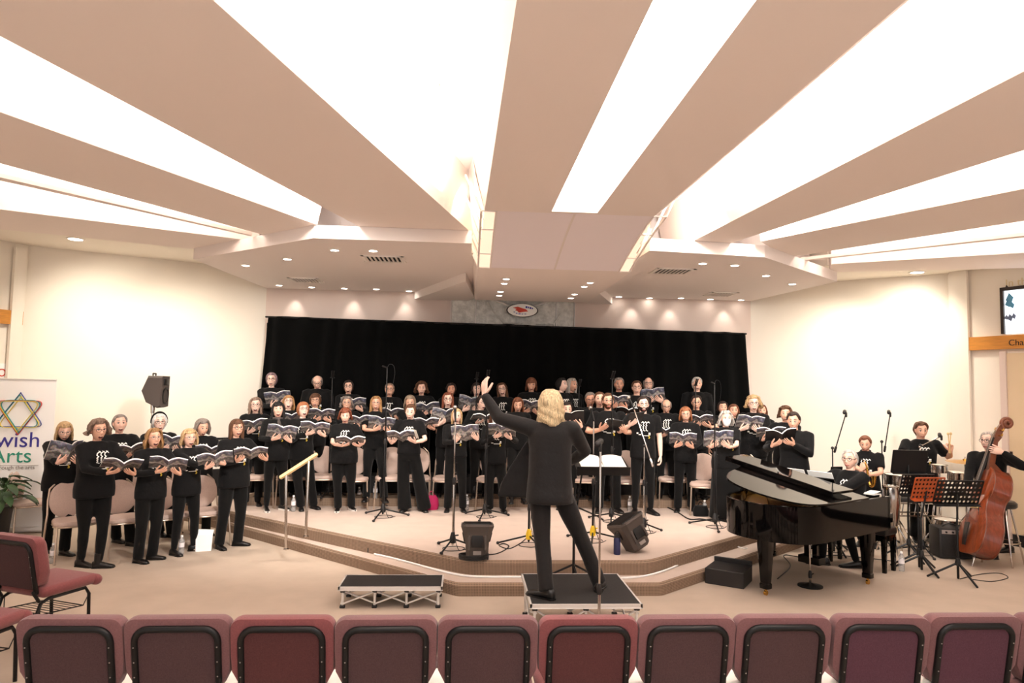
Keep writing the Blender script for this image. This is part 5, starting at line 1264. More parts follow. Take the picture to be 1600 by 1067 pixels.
mic_stand((0.756, 8.053, 0.28), (0.747, 8.1, 1.136)[2], 'black microphone stand with yellow hub left of the legs of the conductor', mic='clip', yellow=True, legs=.36, rot=.9)
mic_stand((2.308, 8.785, 0.28), (2.327, 8.75, 1.384)[2], 'boom microphone stand with slanted silver arm before the singer with one arm down', mt='chrome', mic='vocal', boom=((2.412, 8.75, 1.131), (2.206, 8.95, 1.87), 'chrome'), legs=.26, tele=.62)
mic_stand((3.655, 10.75, 0.445)[:2] + (.40,), (3.699, 10.75, 2.197)[2], 'thin black microphone stand at the right end of the back row', mic='small', legs=.25)
mic_stand((3.367, 9.129, 0.28), (3.434, 9.15, 2.205)[2], 'tall black microphone stand before the masked singer', mic='goose', legs=.36)
mic_stand((1.057, 5.35, 0.31)[:2] + (0,), (1.076, 5.35, 1.673)[2], 'chrome microphone stand rising before the rostrum with an empty clip', mt='chrome', mic='clip', legs=.28, tele=.55, cable=False)
mic_stand((3.785, 7.384, 0), (3.742, 7.4, 0.504)[2], 'short stand on a round black base under the piano', mt='chrome', mic='clip', round_base=True, tele=.12)
mic_stand((4.946, 9.0, 0.009)[:2] + (0,), (5.012, 9.0, 1.369)[2], 'slanted boom microphone stand behind the pianist', mic='clip', boom=((4.975, 9.0, 1.317), (5.145, 9.0, 1.845)), legs=.3)
mic_stand((5.891, 9.4, -0.082)[:2] + (0,), (5.95, 9.4, 1.435)[2], 'boom microphone stand between the saxophonist and the percussionist', mic='clip', boom=((5.928, 9.4, 1.3), (6.025, 9.4, 1.843)), legs=.3)
mic_stand((6.084, 8.85, 0.047)[:2] + (0,), (6.127, 8.85, 1.429)[2], 'silver boom microphone stand over the drums', mt='chrome', mic='clip', boom=((6.073, 8.85, 1.412), (6.382, 8.85, 1.56), 'chrome'), legs=.34)

# ------------------------------------------------------------------ loudspeakers
def cabinet(poly, w, M_, name_parts, t, mt='speaker_plastic'):
    """side profile (y, z) swept across x"""
    b = MB(); n = len(poly); R0 = []
    for x, k in ((-w/2,.90), (-w/2+.02,1), (w/2-.02,1), (w/2,.90)):
        cy = sum(p[0] for p in poly)/n; cz = sum(p[1] for p in poly)/n
        R0.append([(x, cy + (p[0]-cy)*k, cz + (p[1]-cz)*k) for p in poly])
    b.loft(R0, 0, M_); return b.build(name_parts, MAT[mt], t, True, 25)
# speaker on pole
SP = (-4.317, 9.764, 0); zsp = (-4.369, 9.75, 1.771)
t = thing('speaker_stand', 'silver speaker pole with tripod behind the singers on the floor', 'speaker stand', (SP[0], SP[1], 0))
dx = zsp[0] - SP[0]
b = MB(); b.tube([(0,0,.1),(0,0,1.1)], .019, 12); b.build('lower_pole', MAT['aluminium'], t)
b = MB(); b.tube([(0,0,1.1),(0,0,zsp[2])], .015, 12); b.lathe([(.026,zsp[2]-.1),(.026,zsp[2]-.06)], 12); b.build('pole', MAT['chrome'], t)
for q in range(3):
    a = 2*PI*q/3 + .4; b = MB(); b.tube([(.02*math.cos(a),.02*math.sin(a),.55),(.45*math.cos(a),.45*math.sin(a),.015)], .012, 8); b.build('leg', MAT['black_metal'], t)
sp = thing('loudspeaker', 'black loudspeaker on the pole above the singers at the left wall', 'loudspeaker', (SP[0], SP[1], zsp[2]), math.radians(94))
prof = [(-.14,.42),(-.155,.0),(-.10,-.02),(-.02,.02),(.05,.05),(.12,.20),(.05,.41)]
cabinet(prof, .30, Tr(0,0,0) @ Rx(.05), 'cabinet', sp)
b = MB(); Q = Tr(0,-.152,.14) @ Rx(PI/2 + .05); b.lathe([(.115,0),(.118,.012),(.095,.014),(.085,-.02),(.02,-.05)], 24, 0, Q); b.build('woofer', MAT['black_metal'], sp)
b = MB(); b.box((0,-.152,.335), (.20,.02,.09), Rx(.03), 0, .008); b.build('horn', MAT['black_metal'], sp)
b = MB(); b.tube([(-.05,.0,.42),(-.05,.0,.445),(.05,.0,.445),(.05,.0,.42)], .01, 8); b.build('top_handle', MAT['black_plastic'], sp)
b = MB(); b.ball((.152,.02,.34), (.006,.03,.018), 10); b.ball((.152,.05,.25), (.006,.012,.012), 8); b.build('side_fitting', MAT['aluminium'], sp)
b = MB(); b.lathe([(.03,-.06),(.03,.03)], 12); b.build('pole_socket', MAT['chrome'], sp)
# floor monitors, seen from behind
def monitor(loc, rz, label, tip, roll=0.0):
    t = thing('floor_monitor', label, 'loudspeaker', loc, rz, 'floor monitor loudspeakers')
    Q = Ry(roll) @ Rx(tip) @ Matrix.Diagonal((1,1,.88,1))
    rings = []
    for z, w, d0, d1 in ((0,.20,-.09,.09),(.03,.235,-.12,.12),(.20,.25,-.14,.14),(.30,.30,-.17,.17),(.36,.335,-.185,.185),(.385,.35,-.195,.195),(.41,.34,-.19,.19)):
        rings.append([(x*w/2, (d0+d1)/2 + y*(d1-d0)/2, z) for x, y in ((1,.7),(.7,1),(-.7,1),(-1,.7),(-1,-.7),(-.7,-1),(.7,-1),(1,-.7))])
    b = MB(); b.loft(rings, 0, Q); b.build('cabinet', MAT['speaker_plastic'], t, True, 25)
    b = MB(); b.box((0,-.150,.22), (.12,.03,.16), Q, 0, .008); b.build('amplifier_panel', MAT['black_plastic'], t)
    for s_ in (-1, 1): b = MB(); b.box((s_*.085,-.150,.21), (.03,.03,.2), Q, 0, .01); b.build('heat_sink', MAT['speaker_plastic'], t)
    b = MB(); b.box((0,-.128,.075), (.085,.02,.045), Q, 0, .004); b.build('label_plate', MAT['grille_grey'], t)
    b = MB(); b.box((0,0,.412), (.30,.33,.02), Q, 0, .008); b.build('grille', MAT['black_metal'], t)
    for s_ in (-1, 1): b = MB(); b.tube([Q @ Vector((s_*.132,.02,.2)), Q @ Vector((s_*.150,-.02,.30))], .012, 8); b.build('side_handle', MAT['black_plastic'], t)
    return t
monitor((0.145, 7.452, 0.28), 0.0, 'black floor monitor facing the choir at the left front of the stage', -.12)
monitor((1.98,7.76,.322), .45, 'black floor monitor tilted to the right at the right front of the stage', -.25, -.42)

# conductor's music stand
ms = thing('music_stand', 'black music stand with wide desk facing the conductor, right of the rostrum', 'music stand', (1.32,7.0,.13), 0)
DC = Vector((1.333, 6.75, 1.385)); base = Vector((DC.x - .19, 7.16, .13)); ms.location = base
L_ = DC - base
b = MB(); b.tube([(0,0,.02),(0,0,.55)], .014, 10); b.build('lower_tube', MAT['black_metal'], ms)
b = MB(); b.tube([(0,0,.55),(L_.x*.5,.0,L_.z-.04),(L_.x*.5,.0,L_.z)], .010, 10); b.build('upper_tube', MAT['black_metal'], ms)
for q in range(3):
    a = 2*PI*q/3 + .6; b = MB(); b.tube([(.0,.0,.16),(.28*math.cos(a),.28*math.sin(a),.012)], .011, 8); b.build('leg', MAT['black_metal'], ms)
DK = Tr(L_.x, L_.y, L_.z) @ Rz(-.04) @ Rx(-.42)
DK = Tr(L_.x, L_.y, L_.z) @ Rx(.27)
b = MB(); b.box((0,0,-.012), (.52,.36,.008), DK); b.box((0,-.18,-.02), (.52,.012,.085), DK); b.build('desk', MAT['black_metal'], ms, False)
for x, w_, rz, lab in ((-.10,.22,.02,'white open score at the left of the conductor music stand'),(.13,.22,-.02,'white open score at the right of the conductor music stand')):
    s_ = thing('score', lab, 'sheet music', base + L_, 0); m = MB(); rings = []
    for i in range(7):
        u = i/6; rings.append([(x - w_/2 + w_*u, -.16, .0 + .018*math.sin(u*PI)), (x - w_/2 + w_*u, .165, .0 + .018*math.sin(u*PI)), (x - w_/2 + w_*u, .165, -.008), (x - w_/2 + w_*u, -.16, -.008)])
    m.loft(rings, 0, Rx(.27) @ Rz(rz)); m.build('pages', MAT['paper'], s_, True, 40)

# ------------------------------------------------------------------ bottles and small things
def bottle(p, label):
    t = thing('water_bottle', label, 'bottle', p, 0, 'plastic water bottles')
    b = MB(); b.lathe([(.030,0),(.033,.01),(.033,.06),(.030,.065),(.033,.07),(.033,.15),(.028,.175),(.013,.2),(.013,.212)], 16); b.build('body', MAT['water_plastic'], t)
    b = MB(); b.lathe([(.0335,.09),(.0335,.145)], 16); b.build('label_band', MAT['water_label'], t)
    b = MB(); b.lathe([(.0145,.208),(.0145,.228),(.013,.23)], 14); b.build('cap', MAT['banner_white'], t)
for p, lab in (((-4.71, 8.335, 0), 'water bottle on the floor left of the ankle boots'), ((-3.448, 8.767, 0), 'water bottle between the feet of the singer near the white bag'), ((5.238, 8.012, 0), 'water bottle on the carpet right of the piano bench'),
               ((-2.451, 10.132, 0.28), 'water bottle left of the handrail posts on the stage'), ((-1.649, 10.991, 0.28), 'water bottle right of the stout singer'), ((-1.352, 10.6, 0.385)[:2] + (.40,), 'water bottle behind the tall microphone stand'),
               ((0.034, 10.317, 0.28), 'water bottle right of the singer at the front microphone'), ((2.487, 10.291, 0.28), 'water bottle between the two front singers in short sleeves'), ((3.521, 9.96, 0.28), 'water bottle left of the long black skirt')):
    bottle(p, lab)
t = thing('drink_flask', 'navy drink flask standing left of the tilted floor monitor', 'flask', (1.703, 7.632, 0.28))
b = MB(); b.lathe([(.036,0),(.038,.008),(.038,.17),(.032,.185)], 20); b.build('body', MAT['navy_plastic'], t)
b = MB(); b.lathe([(.034,.185),(.034,.215),(.03,.22)], 18); b.tube(arc((-.028,0,.215),(.028,0,.215),-.04,6), .006, 6); b.build('lid', MAT['black_plastic'], t)
t = thing('tote_bag', 'magenta bag on the stage behind the singer in wide trousers', 'bag', (-0.497, 10.353, 0.28))
b = MB(); b.loft([superring(.10,.05,.05,0,0,0,14), superring(.12,.06,.06,.06,0,0,14), superring(.10,.05,.05,.16,.01,0,14), superring(.05,.02,.02,.21,.02,0,14)]); b.build('pouch', MAT['magenta_cloth'], t)
b = MB(); b.tube(arc((-.04,0,.2),(.05,0,.2),-.07,6), .006, 6); b.build('strap', MAT['magenta_cloth'], t)
t = thing('tote_bag', 'black bag under the grey chair left of the masked singer', 'bag', (3.463, 9.959, 0.28))
b = MB(); b.loft([superring(.11,.07,.07,0,0,0,14), superring(.12,.08,.08,.08,0,0,14), superring(.09,.05,.05,.15,0,0,14)]); b.build('pouch', MAT['black_cloth'], t)
b = MB(); b.tube(arc((-.05,0,.14),(.05,0,.14),-.06,6), .006, 6); b.build('strap', MAT['black_cloth'], t)
t = thing('paper_bag', 'white paper bag standing on the floor beside a grey chair', 'bag', (-3.255, 8.967, 0), .3)
b = MB(); b.loft([[(-.09,-.05,0),(.09,-.05,0),(.09,.05,0),(-.09,.05,0)], [(-.095,-.04,.2),(.1,-.035,.2),(.1,.035,.2),(-.095,.04,.2)], [(-.085,-.012,.27),(.11,-.012,.25),(.11,.012,.25),(-.085,.012,.27)]]); b.build('body', MAT['banner_white'], t, False)
t = thing('equipment_case', 'flat black case lying on the carpet left of the piano', 'case', (2.94,7.55,0), -.62)
b = MB(); b.box((0,0,.085), (.42,.40,.17), None, 0, .01); b.build('box', MAT['black_plastic'], t, False)
b = MB(); b.box((0,.19,.19), (.42,.03,.06), None, 0, .008); b.build('raised_edge', MAT['black_plastic'], t, False)
def cable(pts, r, mt, label, z=.006):
    P_ = spline([(p[0], p[1], p[2] + r) for p in pts], 6); return tag(MB().tube(P_, r, 6).build('cable', MAT[mt], None), label, 'cable')
cable([(-1.035, 8.21, 0.13), (-0.816, 8.031, 0.13), (-0.519, 7.75, 0.13), (-0.226, 7.461, 0.13), (0.079, 7.264, 0.13), (0.511, 7.239, 0.13), (1.044, 7.214, 0.13), (1.754, 7.213, 0.13), (2.167, 7.462, 0.13), (2.605, 7.931, 0.13), (3.029, 8.366, 0.13), (3.49, 8.82, 0.13)], .011, 'banner_white', 'white cable running along the lower step of the stage')
cable([(0.111, 7.452, 0.28), (0.126, 7.564, 0.28), (0.358, 7.622, 0.28), (0.519, 7.955, 0.28), (0.469, 8.115, 0.28), (0.412, 8.017, 0.28), (0.513, 7.862, 0.28), (0.657, 8.117, 0.28), (0.755, 8.39, 0.28)], .006, 'black_plastic', 'thin black cable curling from the left monitor to the yellow-hubbed stand')
t_ = [(math.cos(a)*.15*(1 + .08*math.sin(3*a)), math.sin(a)*.11) for a in [2*PI*q/14 for q in range(44)]]
cc = (0.11, 7.343, 0.28); cable([(cc[0] + x, cc[1] + .02 + y, .28 + .006 + .0012*i) for i, (x, y) in enumerate(t_)], .009, 'black_plastic', 'coil of black cable in front of the left floor monitor')
cc = (4.025, 9.328, 0); cable([(cc[0] + x*1.3, cc[1] + y*1.3, .004 + .001*i) for i, (x, y) in enumerate(t_)], .009, 'banner_white', 'heap of white cable on the carpet behind the black case')
cable([(3.447, 8.819, 0.13), (3.543, 8.538, 0.13), (4.04, 9.405, 0), (4.022, 8.96, 0), (4.436, 9.569, 0)], .008, 'banner_white', 'white cable dropping from the step beside the piano')
for q in (0,): pass
cable([(1.751, 10.483, 0.28), (1.89, 9.914, 0.28), (1.935, 9.581, 0.28)], .012, 'black_plastic', 'black cable strip on the stage behind the music stand')
cable([(3.156, 10.702, 0.28), (3.19, 10.155, 0.28), (3.192, 9.66, 0.28), (3.36, 9.664, 0.28), (3.468, 9.527, 0.28)], .010, 'black_plastic', 'black cable strip on the stage left of the masked singer')
cable([(3.547, 7.659, 0), (3.965, 8.214, 0), (4.142, 8.754, 0), (4.374, 8.622, 0), (4.786, 8.758, 0), (5.139, 8.626, 0), (5.441, 8.434, 0)], .006, 'black_plastic', 'black cable snaking under the piano')
cable([(5.699, 7.655, 0), (6.078, 7.843, 0), (6.361, 7.898, 0), (6.322, 7.707, 0), (6.001, 7.55, 0), (5.833, 7.628, 0)], .005, 'black_plastic', 'thin cable loop on the carpet under the double bass')
t = thing('power_strip', 'small black power box on the lower step at the left', 'power box', (-1.063, 8.365, 0.13), .3)
b = MB(); b.box((0,0,.03), (.16,.08,.06), None, 0, .01); b.build('box', MAT['black_plastic'], t)
b = MB(); b.tube(arc((-.06,0,.055),(.05,.02,.05),-.06,6), .008, 6); b.build('cable', MAT['black_plastic'], t)
for p in ((-2.798, 9.802, 0.145), (-2.207, 9.273, 0.145), (-1.5, 8.659, 0.145)):
    b = MB(); b.box((0,0,.012), (.06,.03,.024), Tr(p) @ Rz(-.75)); tag(b.build('floor_clip', MAT['black_plastic'], None, False), 'small black clip at the foot of the upper step left of the power box', 'clip', 'clips along the upper step')

# ------------------------------------------------------------------ grand piano
# local frame: +x runs from the keyboard to the tail, +y is the bass (straight) side
PA = math.radians(212.2)
pi_o = thing('grand_piano', 'black grand piano with lid slightly raised at the right of the stage', 'piano', (4.177,7.973,0), PA)
PL_ = 1.72
def outline(k=0.0):
    pts = [(-.22,.74),(.2,.74),(.8,.74),(1.2,.72),(1.40,.64),(1.52,.48),(1.58,.26),(1.57,.06),(1.50,-.12),(1.36,-.26),(1.15,-.36),(.9,-.44),(.66,-.56),(.45,-.68),(.25,-.74),(-.22,-.74)]
    c = Vector((.6,.05)); out = []
    for p in pts:
        v = Vector(p); d = (c - v).normalized(); out.append(tuple(v + d*k))
    P3 = spline([(x,y,0) for x,y in out[2:15]], 4); return [out[0], out[1]] + [(p[0],p[1]) for p in P3] + [out[15]]
o_ = outline(); n_ = len(o_)
zb, zt = .60, .965
b = MB(); i_ = outline(.045)
v = [(x,y,zb) for x,y in o_] + [(x,y,zt) for x,y in o_] + [(x,y,zt) for x,y in i_] + [(x,y,zb+.18) for x,y in i_]
f = []
for j in range(n_):
    k = (j+1) % n_
    if j == n_ - 1: continue
    f += [(j,k,n_+k,n_+j),(n_+j,n_+k,2*n_+k,2*n_+j),(2*n_+j,2*n_+k,3*n_+k,3*n_+j)]
b.add(v, f); b.add([(x,y,zb) for x,y in o_], [tuple(range(n_))])
b.box((-.2,.715,.78),(.06,.05,.36)); b.box((-.2,-.715,.78),(.06,.05,.36))
b.build('case', MAT['piano_black'], pi_o, True, 30)
b = MB(); b.prism(outline(.05), .80, .83); b.build('iron_frame', MAT['gold_metal'], pi_o, False)
for q in range(16): pass
b = MB()
for q in range(30): y = .66 - q*.044; b.tube([(.12,y,.855),(1.45 - max(0,(q-6))*.036, y*.55 + .1,.85)], .0025, 4)
st = b.build('strings', MAT['brass'], pi_o); 
b = MB(); b.box((-.20,0,.70),(.42,1.36,.10)); b.box((-.02,0,.82),(.05,1.36,.22)); b.build('key_bed', MAT['piano_black'], pi_o, False)
b = MB(); b.box((-.215,0,.762),(.15,1.24,.02)); b.build('white_keys', MAT['paper'], pi_o, False)
b = MB()
for q in range(36):
    if q % 7 in (2, 6): continue
    b.box((-.185,-.6 + q*.0345,.778),(.095,.012,.014))
b.build('black_keys', MAT['ebony'], pi_o, False)
for x, y in ((.02,.60),(.02,-.60),(1.36,.22)):
    b = MB(); b.loft([superring(.075,.075,.075,.62,x,y,12,4), superring(.07,.07,.07,.50,x,y,12,4), superring(.045,.045,.045,.13,x,y,12,4), superring(.052,.052,.052,.12,x,y,12,4), superring(.052,.052,.052,.075,x,y,12,4)]); lg = b.build('leg', MAT['piano_black'], pi_o, True, 30)
    b = MB(); b.lathe([(.026,-.012),(.026,.012)], 14, 0, Tr(x,y,.027) @ Rx(PI/2)); b.tube([(x,y,.03),(x,y,.08)], .012, 8); b.build('caster', MAT['brass'], lg)
b = MB(); b.box((.12,-.05,.40),(.05,.06,.42)); b.box((.12,.05,.40),(.05,.06,.42)); b.box((.12,0,.16),(.14,.26,.08)); b.build('pedal_lyre', MAT['piano_black'], pi_o, False)
for y in (-.07,0,.07): b = MB(); b.box((.02,y,.10),(.12,.02,.012), None, 0, .005); b.build('pedal', MAT['brass'], pi_o)
# lid: hinged along the bass side, raised on the short prop
LT = .19
LM = Tr(0,.74,zt + .012) @ Rx(-LT) @ Tr(0,-.74,0)
lp_ = [p for p in outline(-.02)]
main = [(max(p[0], .28), p[1]) for p in lp_ if p[0] > .27]
main = [(.28,.76)] + [p for p in main if p[0] > .28] + [(.28,-.755)]
b = MB(); b.prism(main, 0, .018, 0, LM); lid = b.build('lid', MAT['piano_black'], pi_o, False)
b = MB(); FM = LM @ Tr(.40,-.04,.018); b.box((.20,0,.045),(.40,1.36,.03), FM, 0, .004); b.box((.40,0,.032),(.03,1.36,.060), FM, 0, .008); b.build('folded_lid_flap', MAT['piano_black'], lid, False)
b = MB(); b.tube([(.55,-.60,.86),(.55,-.56,1.21)], .010, 8); b.build('lid_prop', MAT['piano_black'], pi_o)
b = MB(); dM = Tr(.12,0,.985) @ Ry(.0); b.box((.08,.0,.115),(.02,.78,.24), dM @ Ry(.55), 0, .004); b.box((-.02,0,.0),(.22,.80,.02), dM); b.build('music_desk', MAT['piano_black'], pi_o, False)
PM = pi_o.matrix_basis if False else Tr(4.177,7.973,0) @ Rz(PA)
for y, lab in ((.18,'white sheet music on the piano desk nearer the pianist'),(-.16,'white sheet music on the piano desk farther from the pianist')):
    s_ = thing('sheet_music', lab, 'sheet music', PM @ Vector((.10,y,1.03)), PA)
    m = MB(); m.box((.035,0,.10),(.006,.30,.25), Ry(.55)); m.build('pages', MAT['paper'], s_, False)
s_ = thing('sheet_music', 'pale folded sheet lying on the bass corner of the piano', 'sheet music', PM @ Vector((-.08,.62,.985)), PA)
m = MB(); m.box((0,0,.0),(.16,.12,.006)); m.box((0,.0,.02),(.15,.11,.004), Ry(.12)); m.build('pages', MAT['paper'], s_, False)
# bench
bn = thing('piano_bench', 'black piano bench behind the piano with the pianist seated on it', 'bench', PM @ Vector((-.72,.05,0)), PA)
bn.location = (4.88,8.25,0)
b = MB(); b.box((0,0,.475),(.30,.74,.09), None, 0, .025); b.build('seat', MAT['leather_black'], bn)
b = MB(); b.box((0,0,.40),(.27,.70,.07)); b.build('apron', MAT['piano_black'], bn, False)
for x in (-.11,.11):
    for y in (-.33,.33): b = MB(); b.loft([superring(.03,.03,.03,.40,x,y,8,6), superring(.022,.022,.022,0,x,y,8,6)]); b.build('leg', MAT['piano_black'], bn, False)

# ------------------------------------------------------------------ double bass
# local frame: z along the body axis from the end pin up, -y is the front plate
bs_o = thing('double_bass', 'reddish brown double bass leaning against its player at the right edge', 'double bass', (6.28,8.22,0))
FOOT = Vector((6.28,8.22,0)); AX = (Vector((6.939, 8.35, 1.708)) - FOOT).normalized()
FN = Vector((-.95,.20,0)); FN = (FN - AX*FN.dot(AX)).normalized(); XX = AX.cross(FN) * -1
BF = frame((0,0,0), FN.cross(AX)*1.0, -FN, AX)
PROFB = [(0.14,.0),(.145,.12),(.17,.22),(.24,.29),(.36,.315),(.48,.30),(.58,.255),(.66,.205),(.72,.18),(.80,.172),(.86,.185),(.91,.222),(.96,.235),(1.04,.225),(1.12,.19),(1.19,.13),(1.235,.06),(1.25,.035)]
sc_ = .95
def wid(z):
    for (a, w0), (c, w1) in zip(PROFB, PROFB[1:]):
        if a <= z <= c: return w0 + (w1-w0)*(z-a)/(c-a)
    return .03
zs_ = [p[0] for p in PROFB]
front = [(w, z) for z, w in PROFB]; full = [(w, z) for z, w in PROFB] + [(-w, z) for z, w in PROFB[::-1][:-1]]
full = spline([(x, 0, z) for x, z in full], 3); full = [(p[0], p[2]) for p in full]
def plate(y, k=1.0, bulge=0):
    cz = .68; return [(x*k, y, cz + (z-cz)*k) for x, z in full]
b = MB(); b.loft([plate(-.10), plate(-.06), plate(.06), plate(.095)], 0, BF); b.build('ribs', MAT['bass_rib'], bs_o, True, 40)
b = MB(); b.loft([plate(-.10,1.015), plate(-.112,1.012), plate(-.118,.97), plate(-.140,.55), plate(-.143,.2)], 0, BF); b.build('front_plate', MAT['bass_wood'], bs_o, True, 40)
b = MB(); b.loft([plate(.095,1.015), plate(.105,1.01), plate(.115,.6)], 0, BF); b.build('back_plate', MAT['bass_wood'], bs_o, True, 40)
b = MB()
for y in (-.102,.098): b.tube([(p[0],p[1],p[2]) for p in plate(y,1.012)], .007, 6, 0, BF, True)
b.build('edge_binding', MAT['scroll_wood'], bs_o)
for s_ in (-1, 1):
    b = MB(); b.tube(spline([(s_*.10,-.140,.76),(s_*.085,-.141,.74),(s_*.095,-.142,.70),(s_*.12,-.138,.64),(s_*.135,-.134,.585),(s_*.155,-.132,.60)],4), .006, 6, 0, BF); b.build('f_hole', MAT['ebony'], bs_o)
b = MB(); b.loft([[(-.045,-.12,1.22),(.045,-.12,1.22),(.035,.08,1.22),(-.035,.08,1.22)], [(-.024,-.13,1.30),(.024,-.13,1.30),(.018,-.06,1.32),(-.018,-.06,1.32)], [(-.02,-.145,1.60),(.02,-.145,1.60),(.014,-.09,1.60),(-.014,-.09,1.60)], [(-.022,-.15,1.66),(.022,-.15,1.66),(.016,-.06,1.68),(-.016,-.06,1.68)]], 0, BF); b.build('neck', MAT['scroll_wood'], bs_o, True, 50)
b = MB(); b.loft([[(-.042,-.215,.90),(.042,-.215,.90),(.042,-.19,.90),(-.042,-.19,.90)], [(-.022,-.165,1.64),(.022,-.165,1.64),(.022,-.145,1.64),(-.022,-.145,1.64)]], 0, BF); b.build('fingerboard', MAT['ebony'], bs_o, False)
b = MB(); b.loft([[(-.09,-.14,.70),(.09,-.14,.70),(.09,-.155,.70),(-.09,-.155,.70)], [(-.07,-.15,.76),(.07,-.15,.76),(.07,-.165,.76),(-.07,-.165,.76)], [(-.05,-.215,.775),(.05,-.215,.775),(.05,-.225,.775),(-.05,-.225,.775)]], 0, BF); b.build('bridge', MAT['wood_pale'], bs_o, False)
b = MB(); b.loft([[(-.03,-.15,.22),(.03,-.15,.22),(.03,-.165,.22),(-.03,-.165,.22)], [(-.05,-.175,.50),(.05,-.175,.50),(.05,-.19,.50),(-.05,-.19,.50)]], 0, BF); b.build('tailpiece', MAT['ebony'], bs_o, False)
for q in range(4):
    x = -.03 + .02*q; b = MB(); b.tube([(x,-.19,.50),(x*1.2,-.228,.775),(x*.5,-.17,1.64),(x*.5,-.15,1.74)], .0028, 6, 0, BF); b.build('string', MAT['chrome'], bs_o)
b = MB(); b.loft([[(-.024,-.15,1.66),(.024,-.15,1.66),(.024,-.08,1.66),(-.024,-.08,1.66)], [(-.026,-.145,1.76),(.026,-.145,1.76),(.026,-.07,1.76),(-.026,-.07,1.76)], [(-.022,-.12,1.84),(.022,-.12,1.84),(.022,-.05,1.84),(-.022,-.05,1.84)]], 0, BF)
for i in range(26):
    t_ = i/25; a = -1.2 + t_*2*PI*1.6; r = .075*(1-t_*.72); nxt = (i+1)/25
    if i < 25:
        a2 = -1.2 + nxt*2*PI*1.6; r2 = .075*(1-nxt*.72)
        b.tube([(-.0,-.045 - r*math.cos(a)*.9,1.875 + r*math.sin(a)),(0,-.045 - r2*math.cos(a2)*.9,1.875 + r2*math.sin(a2))], [(.026,.030 + .012*t_)]*2, 8, 0, BF)
b.build('scroll', MAT['scroll_wood'], bs_o, True, 60)
for q in range(4):
    s_ = 1 if q % 2 else -1; z = 1.68 + .035*q; b = MB(); b.tube([(0,-.11,z),(s_*.085,-.11,z)], .007, 6, 0, BF); b.box((s_*.10,-.11,z),(.035,.012,.04), BF, 0, .006); b.build('tuning_peg', MAT['brass'], bs_o)
b = MB(); b.tube([(0,0,0.0),(0,0,.14)], .009, 8, 0, BF); b.build('end_pin', MAT['chrome'], bs_o)
# stool of the bass player
t = thing('stool', 'tall chrome-legged stool behind the double bass', 'stool', (6.80,8.36,0), .5)
b = MB(); b.lathe([(.15,.70),(.17,.72),(.17,.76),(.14,.785)], 24); b.build('seat', MAT['leather_black'], t)
for q in range(4): a = PI/4 + PI/2*q; b = MB(); b.tube([(.10*math.cos(a),.10*math.sin(a),.71),(.24*math.cos(a),.24*math.sin(a),.0)], .012, 8); b.build('leg', MAT['chrome'], t)
b = MB(); b.tube([(.185*math.cos(2*PI*q/20),.185*math.sin(2*PI*q/20),.28) for q in range(20)], .008, 6, 0, None, True); b.build('foot_ring', MAT['chrome'], t)

# ------------------------------------------------------------------ band music stands
def band_stand(base, c, w, h, rz, tilt, mt, label, holes):
    t = thing('music_stand', label, 'music stand', base, 0, 'music stands of the band'); L_ = Vector(c) - Vector(base)
    b = MB(); b.tube([(0,0,.03),(0,0,.6)], .014, 10); b.build('lower_tube', MAT['black_metal'], t)
    b = MB(); b.tube([(0,0,.6),(L_.x*.6,L_.y*.6,L_.z-.12),(L_.x,L_.y + .02,L_.z-.02)], .010, 8); b.build('upper_tube', MAT['black_metal'], t)
    for q in range(3): a = 2*PI*q/3 + .5; b = MB(); b.tube([(0,0,.20),(.30*math.cos(a),.30*math.sin(a),.012)], .012, 8); b.build('leg', MAT['black_metal'], t)
    b = MB(); b.lathe([(.026,.17),(.03,.20),(.022,.25)], 12); b.build('hub', MAT['black_plastic'], t)
    Q = Tr(L_) @ Rz(rz) @ Rx(tilt)
    b = MB()
    if not holes: b.box((0,0,0),(w,.008,h), Q)
    else:
        nx, nz = holes; px, pz = w/nx, h/nz; R_ = min(px,pz)*.33
        for i in range(nx):
            for k in range(nz):
                cx, cz = -w/2 + px*(i+.5), -h/2 + pz*(k+.5); off = 0
                sq = [(px/2,0),(px/2,pz/2),(0,pz/2),(-px/2,pz/2),(-px/2,0),(-px/2,-pz/2),(0,-pz/2),(px/2,-pz/2)]
                for y0, fl in ((-.003,0),(.003,1)):
                    v = [(cx+x,y0,cz+z) for x, z in sq] + [(cx+R_*math.cos(q*PI/4),y0,cz+R_*math.sin(q*PI/4)) for q in range(8)]
                    b.add(v, [(q,(q+1)%8,8+(q+1)%8,8+q)[::(1 if fl else -1)] for q in range(8)], 0, Q)
    b.box((0,-.03,-h/2),(w,.06,.008), Q); 
    for s_ in (-1, 1): b.box((s_*w/2,0,0),(.010,.012,h), Q)
    b.box((0,0,h/2),(w,.012,.010), Q)
    b.build('desk', MAT[mt], t, False)
    b = MB(); b.box((0,.02,-.03),(w*.4,.02,.05), Q); b.build('bracket', MAT['black_plastic'], t, False)
    return t
band_stand((5.725, 8.6, 0.185)[:2] + (0,), (5.758, 8.6, 1.239), .44, .30, -.1, .25, 'black_metal', 'solid black music stand before the percussionist', None)
band_stand((5.519, 8.1, 0.16)[:2] + (0,), (5.541, 8.15, 1.005), .42, .26, .06, .30, 'black_metal', 'black perforated music stand left of the orange one', (10,5))
band_stand((5.467, 7.98, 0.098)[:2] + (0,), (5.617, 8.05, 0.973), .40, .28, .10, .32, 'orange_metal', 'orange perforated music stand behind the black ones', (8,5))
band_stand((5.638, 7.6, 0.087)[:2] + (0,), (5.701, 7.65, 0.988), .54, .30, -.02, .38, 'black_metal', 'black perforated music stand before the double bass', (11,5))
